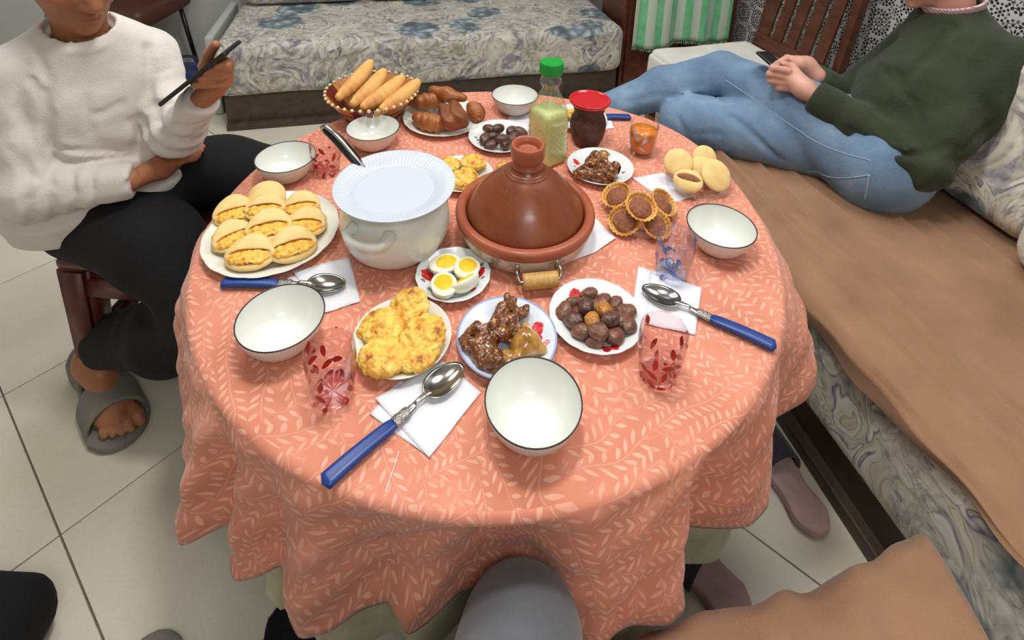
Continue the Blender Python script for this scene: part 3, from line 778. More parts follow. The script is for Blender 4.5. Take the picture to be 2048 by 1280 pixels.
def plate_mesh(R, depth=0.016, flat=0.6, scallop=0, sa=0.0, th=0.003):
    def rip(t, i, r, z):
        if scallop and r > R * 0.75: r *= 1 + sa * abs(math.sin(t * scallop / 2)) * (r - R * .75) / (R * .25)
        return r, z
    top = smooth_prof([(0.0, 0.0045), (R * flat * .9, 0.0045), (R * (flat + .06), 0.0065), (R * .85, depth * .75), (R - 0.0015, depth)], 4)
    bot = smooth_prof([(R, depth - 0.001), (R * .86, depth * .75 - th), (R * (flat + .04), 0.0025), (R * flat * .85, 0.0), (R * flat * .8, 0.002), (0.0, 0.002)], 4)
    return lathe(top + [(R, depth + .0004)] + bot, 96, rip)
def plate(name, label, x, y, R, mat, rot=0.0, group=None, rim=None, **k):
    r = thing(name, label, 'plate', (x, y, ZT), rot, group)
    part('plate_body', plate_mesh(R, **k), mat, r)
    if rim:
        d = k.get('depth', 0.016)
        part('rim_band', lathe([(R - .0028, d - .0008), (R - .001, d + .0009), (R + .0006, d + .0004), (R + .0005, d - .0012)], 96), rim, r, label='thin pale blue rim band')
    return r
plate('plate', 'large cream plate full of small filled breads at the left of the table', -0.422, 0.865, 0.1155, M_CHINA2, depth=0.018, flat=0.66, scallop=16, sa=0.012)
plate('plate', 'white plate of golden fritters in front of the tureen and behind the front spoon', -0.145, 0.650, 0.0713, M_CHINA2, depth=0.018, flat=0.6)
plate('plate', 'small wavy-edged plate with red roses holding halved eggs', -0.084, 0.775, 0.0612, mat_rose_plate('rose_print_egg_plate',
      [(-0.037, 0.026, 0.0070), (-0.043, 0.003, 0.0110), (0.042, 0.0125, 0.0105), (0.034, -0.024, 0.006)], [(0.034, 0.034, 0.005), (0.046, 0.026, 0.004), (-0.044, 0.013, 0.003), (-0.048, -0.012, 0.004), (-0.034, -0.028, 0.005), (0.050, -0.002, .003)]), depth=0.018, scallop=14, sa=0.02)
plate('plate', 'rose-printed plate with a pale blue rim holding dark honeyed pastries, behind the front bowl', 0.008, 0.655, 0.0733, mat_rose_plate('rose_print_pastry_plate',
      [(0.045, 0.022, 0.0105), (0.045, 0.007, 0.0075), (-0.052, -0.016, 0.0090), (-0.044, -0.028, 0.0075)], [], [(0.058, -0.005, 0.0055), (-0.056, 0.004, 0.006)], rgb(218, 224, 232)), rim=M_BLUERIM, depth=0.018)
plate('plate', 'rose-printed plate heaped with poached brown fruit, left of the glass with red leaves', 0.145, 0.700, 0.0718, mat_rose_plate('rose_print_fruit_plate',
      [(-0.026, 0.043, 0.0115), (-0.014, 0.038, 0.007), (0.008, -0.057, 0.0075), (0.020, -0.055, 0.007)], [], [(0.008, 0.046, 0.0055)]), depth=0.018, scallop=18, sa=0.012)
plate('plate', 'cream plate of brown baked pastries beside the bread basket', -0.167, 1.314, 0.1003, M_CHINA2, depth=0.016, flat=0.62, scallop=20, sa=0.01)
plate('plate', 'rose-printed plate of dark dates left of the bottle', -0.019, 1.228, 0.0763, mat_rose_plate('rose_print_date_plate',
      [(0.035, 0.040, 0.009)], [(-0.052, -0.012, 0.004), (-0.058, -0.004, 0.0035)]), depth=0.016)
plate('plate', 'white plate of honeyed pastries in front of the dark clay jar', 0.206, 1.110, 0.0729, mat_rose_plate('rose_print_small_plate',
      [(-0.050, 0.022, 0.008)], [(-0.055, 0.004, 0.003), (0.05, -0.01, .003)]), depth=0.018)
plate('plate', 'white plate of pale fritters between the tureen and the tagine', -0.096, 1.064, 0.0670, M_CHINA, depth=0.018)
plate('plate', 'white plate with yellow food mostly hidden behind the dark clay jar', 0.183, 1.335, 0.0702, M_CHINA, depth=0.016)

# ---------------------------------------------------------------- tureen, its plate lid and the ladle
PX, PY = -0.196, 0.863
tu = thing('tureen', 'round white china tureen covered by a ribbed white plate', 'pot', (PX, PY, ZT))
part('body', lathe(smooth_prof([(0.0, 0.003), (0.060, 0.003), (0.064, 0.0), (0.070, 0.003), (0.086, 0.020), (0.0950, 0.046), (0.0945, 0.074), (0.087, 0.098), (0.080, 0.110), (0.083, 0.117)], 5)
                   + smooth_prof([(0.080, 0.117), (0.077, 0.108), (0.083, 0.096), (0.090, 0.074), (0.0905, 0.048), (0.080, 0.022), (0.05, 0.008), (0.0, 0.007)], 5), 96), M_CHINA, tu)
for ang in (math.radians(254), math.radians(74)):
    ca, sa = math.cos(ang), math.sin(ang)
    def hp(u, v, z): return (ca * u - sa * v, sa * u + ca * v, z)
    part('handle', tube([hp(.084, -.033, .088), hp(.098, -.034, .088), hp(.108, -.024, .085), hp(.110, 0, .083), hp(.108, .024, .085), hp(.098, .034, .088), hp(.084, .033, .088)], [0.012, 0.0085, 0.008, 0.0085, 0.012], 16, 5), M_CHINA, tu)
lp = thing('plate', 'cool white plate with a finely ribbed rim lying on the tureen as a lid', 'plate', (-0.193, 0.853, ZT + 0.1195))
def ribbed(R):
    def rip(t, i, r, z):
        if r > R * .68:
            k = (r - R * .68) / (R * .32); z += 0.0008 * math.sin(t * 76) * math.sin(PI * min(1, k)) ** .7
        return r, z
    top = smooth_prof([(0.0, 0.004), (R * .58, 0.004), (R * .66, 0.0045), (R * .72, 0.0075), (R * .86, 0.0135), (R, 0.0165)], 5)
    bot = smooth_prof([(R, 0.0150), (R * .86, 0.0120), (R * .72, 0.006), (R * .64, 0.001), (R * .5, 0.0), (0.0, 0.0015)], 5)
    return lathe(top + bot, 456, rip)
part('plate_body', ribbed(0.1040), M_PAPERPL, lp)
p0 = np.array([-0.262, 0.907, ZT + .122]); p1 = aty(648, 258, 0.955)
ld = thing('ladle', 'ladle with a black grip and steel edge leaning out of the tureen', 'ladle', p0)
dd = p1 - p0; Lh = np.linalg.norm(dd); ex = dd / Lh; ey = np.cross((0, 0, 1.0), ex); ey /= np.linalg.norm(ey); ez = np.cross(ex, ey)
def lad(VF):
    V = np.asarray(VF[0]); return V[:, :1] * ex + V[:, 1:2] * ey + V[:, 2:] * ez, VF[1]
part('grip', lad(tube([(-.03, 0, 0), (0.01, 0, .002), (Lh * .35, 0, .006), (Lh * .7, 0, .008), (Lh * .93, 0, .004), (Lh * 1.0, 0, 0)], [0.005, 0.009, 0.011, 0.011, 0.009, 0.004], 16, 6, flat=0.75)), M_BLACKP, ld)
part('steel_edge', lad(tube([(0.0, 0.0, .009), (Lh * .35, 0.004, .0165), (Lh * .7, 0.004, .019), (Lh * .95, 0.002, .013), (Lh * 1.035, 0, .002), (Lh * 1.0, 0, -.007)], [0.002, 0.0035, .005, 0.0055, 0.006, .004], 12, 8, flat=0.7)), M_STEEL, ld)
part('shaft', lad(tube([(-.02, 0, 0), (-.06, .0, -.002), (-.10, .0, -.006)], [0.004, 0.004], 10, 5)), M_STEEL, ld)
part('scoop', (np.array(lathe(smooth_prof([(0, 0), (.018, .004), (.03, .018), (.031, .02), (.029, .018), (.016, .006), (0, .002)], 3), 24)[0]) + (0.055, -0.05, -.112), lathe(smooth_prof([(0, 0), (.018, .004), (.03, .018), (.031, .02), (.029, .018), (.016, .006), (0, .002)], 3), 24)[1]), M_STEEL, ld)

# ---------------------------------------------------------------- tagine
def mat_terra(name, c1, c2, rough, coat):
    s = SN(name); co = s.coord('Object')
    base = s.ramp(s.noise(co, 12.0, 5, 0.65), [(0.3, c1), (0.7, c2)])
    base = s.mix(s.math('MULTIPLY', s.smooth(s.noise(co, 260.0, 2), 0.66, 0.72), 0.5), base, rgb(176, 112, 80))
    return s.done(s.bsdf(base, s.ramp(s.noise(co, 40.0, 3), [(0.3, rough), (0.7, rough * 1.5)]), s.bump(s.noise(co, 90.0, 3), 0.12, 0.001), Coat_Weight=coat, Coat_Roughness=0.15))
M_TERRA = mat_terra('glazed_terracotta', rgb(112, 54, 26), rgb(136, 70, 38), 0.26, 0.25)
M_TERRA2 = mat_terra('terracotta_rim', rgb(150, 76, 48), rgb(172, 92, 62), 0.35, 0.15)
def mat_worn():
    s = SN('worn_silvery_dish_side'); co = s.coord('Object')
    c = s.ramp(s.noise(co, 28.0, 5, 0.7), [(0.32, rgb(58, 46, 42)), (0.38, rgb(156, 144, 130)), (0.50, rgb(206, 198, 184)), (0.75, rgb(216, 212, 176))])
    return s.done(s.bsdf(c, 0.4, s.bump(s.noise(co, 60.0, 4), 0.3, 0.002), Metallic=0.15))
tg = thing('tagine', 'brown terracotta tagine with a conical lid at the centre of the table', 'pot', (0.036, 0.898, ZT))
dish = part('dish', lathe(smooth_prof([(0.0, 0.004), (0.092, 0.004), (0.100, 0.0), (0.108, 0.006), (0.1195, 0.024), (0.1250, 0.046)], 5), 112), mat_worn(), tg, label='dish side covered in worn silvery metal')
part('dish_rim', lathe(smooth_prof([(0.1250, 0.044), (0.1276, 0.050), (0.1278, 0.058), (0.1235, 0.0635), (0.1150, 0.0635), (0.1095, 0.058), (0.106, 0.046), (0.09, 0.036)], 5), 112), M_TERRA2, tg)
lidp = smooth_prof([(0.1055, 0.050), (0.1070, 0.057), (0.1045, 0.066), (0.0975, 0.079), (0.0860, 0.095), (0.0690, 0.113), (0.0500, 0.130), (0.0400, 0.1375), (.0395, .1395), (.0365, .1402), (.0350, .1425), (.0315, .1435), (0.0262, 0.150)], 5)
knob = smooth_prof([(0.0262, 0.149), (0.0285, 0.152), (0.0262, 0.156), (0.0250, 0.159), (0.0268, 0.163), (0.0295, 0.168), (0.0305, 0.178), (0.0305, 0.190), (0.0285, 0.1945), (0.0245, 0.193), (0.0205, 0.187), (0.0170, 0.180), (0.0, 0.178)], 5)
ld2 = part('lid', lathe(lidp, 112), M_TERRA, tg); 
kb = part('knob', lathe(knob, 72), M_TERRA2, ld2)
for ang in (math.radians(280), math.radians(100)):
    ca, sa = math.cos(ang), math.sin(ang)
    def hq(u, v, z): return (ca * u - sa * v, sa * u + ca * v, z)
    part('wire', join(tube([hq(.114, -.034, .032), hq(.122, -.036, .034), hq(.132, -.037, .032), hq(.140, -.034, .025), hq(.1415, -.028, .0235), hq(.1415, .028, .0235), hq(.140, .034, .026), hq(.132, .036, .033), hq(.120, .033, .036), hq(.112, .032, .034)], 0.0019, 8, 4),
         tube([hq(.121, -.035, .026), hq(.118, -.035, .040)], 0.0045, 8, 3), tube([hq(.121, .033, .026), hq(.117, .033, .042)], 0.0045, 8, 3)), M_STEEL, tg, label='bent wire bail holding the wooden grip')
    part('wooden_grip', tube([hq(.1415, -.029, .0235), hq(.1415, 0, .0235), hq(.1415, .029, .0235)], [0.0130, 0.0130], 24, 4), M_WOODH, tg, label='short cylinder of light wood')

# ---------------------------------------------------------------- clay jar with red lid, bottle
jr = thing('jar', 'dark carved clay jar with a red lid right of the bottle', 'jar', (0.190, 1.232, ZT))
def mat_jar():
    s = SN('carved_dark_clay'); co = s.coord('Object'); x, y, z = s.sep(co); th = s.math('ARCTAN2', y, x)
    p = s.comb(s.math('MULTIPLY', th, 0.045), z)
    v = s.voro(p, 150.0, rand=0.35)
    band = s.math('MAXIMUM', s.math('MULTIPLY', s.smooth(z, 0.046, 0.052), s.smooth(z, 0.078, 0.074)), s.math('MULTIPLY', s.smooth(z, 0.086, 0.088), s.smooth(z, 0.104, 0.100)))
    m = s.math('MULTIPLY', s.smooth(v, 0.30, 0.18), band)
    c = s.mix(m, s.ramp(s.noise(co, 60.0, 3), [(0.3, rgb(62, 34, 26)), (0.7, rgb(96, 56, 42))]), rgb(26, 15, 13))
    return s.done(s.bsdf(c, 0.6, s.bump(s.math('SUBTRACT', s.noise(co, 200.0, 2), s.math('MULTIPLY', m, 2.0)), 0.5, 0.002)))
def jrip(t, i, r, z):
    if 0.05 < z < 0.074: r += 0.0010 * math.sin(t * 30 + (z > .062) * 1.5) * math.sin((z - .05) / .012 * PI)
    if 0.078 < z < 0.084: r -= 0.0012
    return r, z
part('body', lathe(smooth_prof([(0.0, 0.0), (0.026, 0.0), (0.031, 0.004), (0.0385, 0.022), (0.0425, 0.042), (0.0420, 0.060), (0.0375, 0.076), (0.0345, 0.084), (0.0365, 0.092), (0.0390, 0.103), (0.036, 0.104), (0.030, 0.09), (0.0, 0.09)], 6), 96, jrip), mat_jar(), jr)
part('lid', lathe(smooth_prof([(0.0, 0.104), (0.030, 0.104), (0.042, 0.106), (0.0480, 0.112), (0.0492, 0.117), (0.0475, 0.1185), (0.044, 0.1165), (0.036, 0.1145), (0.0, 0.1145)], 5), 72), M_REDPL, jr, label='glossy red dish-shaped lid')

bt = thing('bottle', 'square glass bottle of pale green drink with a green cap behind the tagine', 'bottle', (0.089, 1.150, ZT), math.radians(38))
def bottle_loft(prof, seg=96, inset=0.0, diam=True):
    V = []; n = len(prof)
    for (r, z, e) in prof:
        for j in range(seg):
            t = 2 * PI * j / seg; c, s_ = math.cos(t), math.sin(t)
            k = (abs(c) ** e + abs(s_) ** e) ** (-1.0 / e)
            rr = r * k - inset
            if diam and z < 0.090 and z > 0.008:
                # embossed diamonds on the lower walls
                a = ((t % (PI / 2)) / (PI / 2)) * 4; b = (z - 0.008) / 0.0135
                rr += 0.0011 * (abs(((a + b) % 1) - .5) + abs(((a - b) % 1) - .5) - .5) * -2
            if diam and 0.115 < z < 0.165: rr += 0.0006 * math.sin(t * 16)
            V.append((rr * c, rr * s_, z))
    F = [(i * seg + j, i * seg + (j + 1) % seg, (i + 1) * seg + (j + 1) % seg, (i + 1) * seg + j) for i in range(n - 1) for j in range(seg)]
    F.append(tuple(range(seg))[::-1])
    return V, F, n, seg
pr_ = [(0.020, 0.0, 7), (0.0295, 0.002, 7), (0.0315, 0.008, 7)] + [(0.0318, z, 7) for z in np.linspace(0.012, 0.098, 30)] + [(0.0318, .105, 6.5), (0.0312, .115, 5.5), (0.0300, .126, 4.5), (0.0275, .140, 3.4), (0.0235, .153, 2.8), (0.0190, .165, 2.3), (0.0165, .173, 2), (0.0158, .178, 2), (0.0190, .183, 2), (0.0215, .188, 2), (0.0215, .193, 2), (0.0185, .198, 2), (0.0175, .206, 2), (0.0178, .218, 2)]
Vb, Fb, nb, sg = bottle_loft(pr_)
Vi, Fi, ni, _ = bottle_loft([(r, max(z, .004), e) for r, z, e in pr_], inset=0.0022, diam=False)
Fg = Fb + [tuple(x + len(Vb) for x in f[::-1]) for f in Fi]
top0 = (nb - 1) * sg; Fg += [(top0 + j, top0 + (j + 1) % sg, len(Vb) + top0 + (j + 1) % sg, len(Vb) + top0 + j) for j in range(sg)]
part('glass_body', (Vb + Vi, Fg), mat_glass('bottle_glass', (0.99, 0.99, 0.96, 1), 0.03), bt)
Vl, Fl, nl, _ = bottle_loft([(r, max(z, .005), e) for r, z, e in pr_ if z <= 0.128], inset=0.0026, diam=True)
Fl.append(tuple((nl - 1) * sg + j for j in range(sg)))
sd = SN('green_milk_drink'); M_DRINK = sd.done(sd.bsdf(rgb(220, 230, 160), 0.35, Subsurface_Weight=0.3, Subsurface_Radius=(.01, .01, .005)))
part('drink', (Vl, Fl), M_DRINK, bt, label='pale green milky drink filling the lower half')
def caprip(t, i, r, z): return (r + (0.0005 * math.sin(t * 40) if .21 < z < .231 and r > .02 else 0), z)
bt.scale = (1.12, 1.12, 1.05)
part('cap', lathe(smooth_prof([(0.0195, 0.208), (0.0225, 0.2085), (0.0230, 0.213), (0.0230, 0.228), (0.0222, 0.2325), (0.0195, 0.2345), (0.0, 0.2345)], 4), 120, caprip), M_GREENCAP, bt, label='green screw cap')

# ---------------------------------------------------------------- drinking glasses
def tumbler(label, x, y, mat, juice=False, rot=0.0):
    r = thing('drinking_glass', label, 'glass', (x, y, ZT), rot, 'tea glasses')
    o_ = smooth_prof([(0.0, 0.002), (0.020, 0.0015), (0.0235, 0.0), (0.0262, 0.004), (0.0275, 0.014), (0.0305, 0.034), (0.0328, 0.056), (0.0330, 0.072), (0.0325, 0.084)], 4)
    i_ = smooth_prof([(0.0311, 0.0842), (0.0315, 0.072), (0.0312, 0.056), (0.0290, 0.034), (0.0258, 0.016), (0.022, 0.010), (0.0, 0.009)], 4)
    part('glass_wall', lathe(o_ + [(.0318, .0848)] + i_, 72), mat, r)
    if juice:
        sj = SN('orange_juice'); mj = sj.done(sj.bsdf(rgb(226, 130, 24), 0.2, Subsurface_Weight=0.2, Subsurface_Radius=(.01, .005, .002)))
        j_ = [(0.0, 0.0102), (0.0218, 0.0110), (0.0254, 0.0165), (0.0286, 0.034), (0.0308, 0.056), (0.0310, 0.064), (0.0, 0.064)]
        part('juice', lathe(j_, 64), mj, r, label='orange juice filling three quarters of the glass')
    return r
tumbler('glass with red leaf print at the left front beside the fritters', -0.2215, 0.567, M_GLASSR)
tumbler('glass with red leaf print in front of the right spoon', 0.222, 0.613, M_GLASSR, rot=2.0)
tumbler('glass with blue leaf print left of the right-hand bowl', 0.289, 0.805, M_GLASSB)
tumbler('glass of orange juice at the right rear of the table', 0.315, 1.192, M_GLASSW, True)
tumbler('glass with red leaf print half hidden behind the ladle handle', -0.389, 1.075, M_GLASSR, rot=1.0)

# ---------------------------------------------------------------- spoons
def spoon(label, pa, pb, L=0.215, roll=0.0, tilt=0.0):
    """pa: handle end, pb: tip of the bowl (points on the cloth)"""
    pa = np.array(pa); pb = np.array(pb); ang = math.atan2(pb[1] - pa[1], pb[0] - pa[0]); L = np.linalg.norm(pb[:2] - pa[:2])
    r = thing('spoon', label, 'spoon', (pa[0], pa[1], pa[2]), ang, 'blue-handled soup spoons'); r.rotation_euler = (roll, tilt, ang)
    h = 0.47 * L
    V = []; nn = 26
    for i in range(nn):
        t = i / (nn - 1); x = h * t; w = 0.0085 + 0.002 * (1 - t) ; e = min(1, math.sqrt(max(0.0, 1 - (1 - min(1, t / .06)) ** 2)) + .15) * (1 - 0.25 * max(0, (t - .9) / .1))
        th = 0.0046
        for j in range(16):
            a = 2 * PI * j / 16; c, s_ = math.cos(a), math.sin(a); k = (abs(c) ** 4 + abs(s_) ** 4) ** -.25
            V.append((x, w * e * c * k, 0.0055 + th * min(1, e) * s_ * k + 0.002 * math.sin(t * PI)))
    F = [(i * 16 + j, i * 16 + (j + 1) % 16, (i + 1) * 16 + (j + 1) % 16, (i + 1) * 16 + j) for i in range(nn - 1) for j in range(16)] + [tuple(range(16))[::-1], tuple((nn - 1) * 16 + j for j in range(16))]
    part('handle', (V, F), M_BLUEH, r, label='deep blue plastic handle')
    x0 = h; x1 = 0.565 * L
    part('ferrule', tube([(x0 - .002, 0, .0062), (x0 + (x1 - x0) * .25, 0, .0062), (x0 + (x1 - x0) * .5, 0, .0066), (x0 + (x1 - x0) * .8, 0, .0066), (x1, 0, .0066)], [0.0078, 0.0086, 0.0075, 0.0083, 0.0070], 20, 4, flat=0.62), plain('embossed_ferrule', rgb(168, 164, 158), 0.35, 0.3, 420, 0.8, 500, Metallic=0.9), r, label='embossed metal collar')
    x2 = 0.70 * L
    nk = tube([(x1 - .002, 0, .0066), (x1 + .01, 0, .0075), ((x1 + x2) / 2, 0, .0105), (x2, 0, .0100), (x2 + .006, 0, .0085)], [0.0062, 0.0045, 0.0034, 0.004, 0.0055], 14, 5, flat=0.45)
    part('neck', nk, M_STEEL, r)
    xa, xb = x2 - .002, L; Lb = (xb - xa) / 2; V = []; na, nr = 48, 10
    for sgn, off in ((1, 0.0012), (0, 0.0)):
        for i in range(nr + 1):
            q = i / nr
            for j in range(na):
                a = 2 * PI * j / na; px = math.cos(a) * q; py = math.sin(a) * q
                w = 0.0205 * (1 - 0.13 * px)
                V.append((xa + Lb + px * Lb, py * w, 0.0012 + 0.0085 * q ** 2.2 + off + 0.0012 * -px))
    F = []
    for s0 in (0, (nr + 1) * na):
        for i in range(nr):
            for j in range(na):
                f = (s0 + i * na + j, s0 + i * na + (j + 1) % na, s0 + (i + 1) * na + (j + 1) % na, s0 + (i + 1) * na + j)
                F.append(f if s0 == 0 else f[::-1])
    k1 = nr * na; k2 = (nr + 1) * na + nr * na
    F += [(k1 + j, k1 + (j + 1) % na, k2 + (j + 1) % na, k2 + j) for j in range(na)]
    part('spoon_bowl', (V, F), plain('polished_steel', rgb(176, 174, 170), 0.16, 0.03, 30, Metallic=1.0), r)
    return r
zs = ZT + 0.002
spoon('blue-handled spoon at the near edge, resting on a folded napkin', at(645, 975, zs), at(925, 738, zs) + (0, 0, .0))
spoon('blue-handled spoon on the right, lying on a napkin behind the red-leaf glass', at(1552, 700, zs), at(1283, 582, zs))
spoon('blue-handled spoon on the left, mostly hidden behind the left front bowl', at(443, 570, zs), at(692, 577, zs))
spoon('blue-handled spoon behind the juice glass beside the clay jar', at(1262, 238, zs), at(1165, 237, zs) + np.array((-.06, -.005, 0)))

# ---------------------------------------------------------------- napkins
def napkin(label, layers, z=None):
    P = [at(x, y, ZT)[:2] for l in layers for x, y in l]; c = np.mean(P, axis=0)
    r = thing('napkin', label, 'napkin', (c[0], c[1], ZT))
    zz = 0.0004
    for l in layers:
        q = [at(x, y, ZT)[:2] - c for x, y in l]
        if (q[1][0] - q[0][0]) * (q[2][1] - q[0][1]) - (q[1][1] - q[0][1]) * (q[2][0] - q[0][0]) < 0: q = q[::-1]
        n = 14; V = []
        for i in range(n + 1):
            for j in range(n + 1):
                a, b = i / n, j / n
                p = (q[0] * (1 - a) + q[1] * a) * (1 - b) + (q[3] * (1 - a) + q[2] * a) * b
                w = 0.0009 * math.sin(a * 9 + zz * 4000) * math.sin(b * 7 + 1) + 0.0007 * math.exp(-((a - .5) / .03) ** 2)
                V.append((p[0], p[1], zz + 0.0010 + w))
        m = len(V); V += [(x, y, zc - .0008) for x, y, zc in V]
        F = [(i * (n + 1) + j, (i + 1) * (n + 1) + j, (i + 1) * (n + 1) + j + 1, i * (n + 1) + j + 1) for i in range(n) for j in range(n)]
        F += [tuple(k + m for k in f[::-1]) for f in F]
        ed = [i * (n + 1) for i in range(n + 1)] + [n * (n + 1) + j for j in range(1, n + 1)] + [i * (n + 1) + n for i in range(n - 1, -1, -1)] + [j for j in range(n - 1, 0, -1)]
        F += [(ed[(k + 1) % len(ed)], ed[k], ed[k] + m, ed[(k + 1) % len(ed)] + m) for k in range(len(ed))]
        part('paper_layer', (V, F), M_NAP, r, True); zz += 0.0016
    return r
napkin('folded white napkin under the bowl of the near spoon', [[(740, 830), (800, 760), (940, 815), (848, 908)], [(750, 800), (885, 724), (962, 787), (858, 919)]])
napkin('white napkin under the left spoon, between tureen and left front bowl', [[(574, 557), (680, 530), (700, 612), (600, 640)], [(585, 545), (699, 517), (721, 605), (645, 630)]])
napkin('white napkin under the right spoon beside the plate of fruit', [[(1276, 534), (1362, 557), (1345, 660), (1262, 640)], [(1300, 548), (1403, 577), (1390, 672), (1290, 650)]])
napkin('white napkin at the right, between the tarts and the dish of round breads', [[(1263, 357), (1328, 346), (1393, 393), (1341, 407)]])
napkin('small white napkin tucked under the far bowl left of the bottle', [[(1012, 250), (1020, 228), (1075, 230), (1066, 262)]])
napkin('scrap of white napkin right of the dark clay jar', [[(1195, 258), (1198, 236), (1222, 240), (1228, 258)]])
nk = napkin('white napkin folded to a point under the right side of the tagine', [[(1130, 528), (1120, 440), (1186, 432), (1231, 477)]])
c = np.array(nk.location)
fp = [at(1140, 523, ZT + .001) - c, at(1165, 478, ZT + .008) - c, at(1205, 462, ZT + .012) - c, at(1231, 476, ZT + .003) - c, at(1190, 505, ZT + .002) - c]
o = part('folded_corner', ([tuple(p) for p in fp], [(0, 1, 4), (1, 2, 4), (2, 3, 4)]), M_NAP, nk, False); o.modifiers.new('t', 'SOLIDIFY').thickness = 0.0008

# ---------------------------------------------------------------- food
def food_root(name, label, cat, loc, rz=0.0, group=None, rx=0.0, ry=0.0):
    r = thing(name, label, cat, loc, rz, group); r.rotation_euler = (rx, ry, rz); return r
# filled pocket breads
def pocket(seed):
    def br(P):
        low = ell_d(P, (0, -.002, .0095), (.0400, .0300, .0105))
        t = P[1] + .010 * (P[0] / .03) ** 2
        lid = ell_d((P[0], t, P[2] - .25 * (P[1] - .012)), (0, .0125, .0225), (.0395, .0205, .0105))
        back = ell_d(P, (0, .018, .014), (.034, .014, .013))
        d = smin(smin(low, back, .008), lid, .004)
        return smax(d, -ell_d(P, (0, -.012, .0210), (.034, .020, .0060)), .003) + .0010 * wob(P, 110, seed)
    def fl(P):
        d = ell_d(P, (0, -.0085, .0165), (.0335, .0185, .0075))
        return d + .0022 * wob(P, 300, seed + 5) + .0012 * wob(P, 760, seed + 9)
    r = food_root('filled_bread', 'x', 'bread', (0, 0, 0), 0, 'filled breads on the large plate')
    part('bread_pocket', sdf(br, (-.048, -.042, -.006), (.048, .046, .046), 0.0017), M_BREAD, r)
    part('filling', sdf(fl, (-.042, -.026, 0.0), (.042, .016, .036), 0.0015), M_FILL, r)
    return r
pk = [pocket(1), pocket(2), pocket(3)]
PB = [(469, 424, .634, 0.5, 0.15, .95, 'filled bread at the upper left of the large plate, opening turned up'), (531, 420, .638, 0.15, -.1, .95, 'filled bread just below the plain round bread on the large plate'),
      (603, 412, .634, 0.25, 0.1, .88, 'filled bread at the upper right of the large plate'), (466, 474, .634, 0.75, 0.1, .92, 'filled bread at the left edge of the heap on the large plate'),
      (538, 456, .648, 0.35, .05, 1.0, 'filled bread on top in the middle of the large plate'), (612, 449, .634, 0.05, 0.0, .95, 'filled bread at the right edge of the heap on the large plate'),
      (502, 511, .634, 0.15, 0.0, 1.03, 'darker-topped filled bread at the front left of the large plate'), (585, 494, .634, 0.45, 0.05, 1.02, 'filled bread at the front right of the large plate')]
for i, (x, y, z, rz, rx, sc_, lb) in enumerate(PB):
    p = at(x, y, z + .012); o = pk[i % 3]
    if i >= 3: o = dup(o, (p[0], p[1], z), (rx, 0, rz), lb, sc_)
    else: o.location = (p[0], p[1], z); o.rotation_euler = (rx, 0, rz); o['label'] = lb; o.scale = (sc_,) * 3
p = at(535, 393, .645)
r = food_root('round_bread', 'plain round bread leaning at the back of the large plate', 'bread', (p[0], p[1], .636), 0.2, None, 0.5)
part('bread_body', sdf(lambda P: ell_d(P, (0, 0, .014), (.036, .034, .015)) + 0.0008 * wob(P, 110, 4), (-.042, -.042, -.006), (.042, .042, .034), .0018), M_BREAD, r)

# fritters
def fritter(seed, rr=0.031):
    def f(P):
        d = ell_d(P, (0, 0, 0.010), (rr, rr * .93, 0.0125))
        return d + 0.0016 * wob(P, 150, seed) + 0.0027 * wob(P, 380, seed + 3) + 0.0013 * wob(P, 900, seed + 5)
    return sdf(f, (-rr - .008, -rr - .008, -.010), (rr + .008, rr + .008, .030), .0016)
FV = [newmesh('fritter', *fritter(s), M_FRIT) for s in (11, 22, 33)]
def put(name, me, label, cat, x, y, z, rot, group=None, sc_=1.0, zc=None):
    p = at(x, y, z + (zc if zc is not None else .010)); o = link(name, me, None, (p[0], p[1], z)); o.rotation_euler = rot
    o.scale = (sc_,) * 3 if not hasattr(sc_, '__len__') else sc_
    tag(o, label, cat, group); return o
for i, (x, y, z, rx, s_, lb) in enumerate(((768, 652, .631, .1, 1.0, 'golden fritter at the upper left of the front fritter plate'), (767, 714, .632, 0, 1.05, 'golden fritter at the lower left of the front fritter plate'),
        (836, 710, .632, 0, .95, 'golden fritter at the lower right of the front fritter plate'), (848, 672, .640, -.15, 1.02, 'golden fritter overlapping at the right of the front fritter plate'), (822, 612, .640, .35, .95, 'fritter leaning at the top of the front fritter plate'))):
    put('fritter', FV[i % 3], lb, 'fritter', x, y, z, (rx, .08 * i, i * 1.3), 'golden fritters on the front plate', s_ * 1.09)
pt = link('fritter_crumb', newmesh('fritter_crumb', *fritter(44, .010), M_FRIT), None, tuple(at(723, 671, .634))); pt.scale = (.8, .8, .6)
tag(pt, 'small fried crumb at the left rim of the front fritter plate', 'crumb')
for i, (x, y, z, rx, s_, lb) in enumerate(((899, 328, .631, 0, .85, 'pale fritter at the left of the rear fritter plate'), (946, 325, .635, .1, .95, 'pale fritter at the right of the rear fritter plate'),
        (930, 357, .636, -.2, 1.0, 'pale fritter at the front of the rear fritter plate'), (1008, 330, .624, 0, .55, 'small fried piece half hidden behind the tagine knob'), (1143, 226, .632, 0, .75, 'yellow fried piece just showing left of the dark clay jar'))):
    put('fritter', FV[(i + 1) % 3], lb, 'fritter', x, y, z, (rx, .05 * i, i * 2.1), 'fritters at the rear of the table', s_)

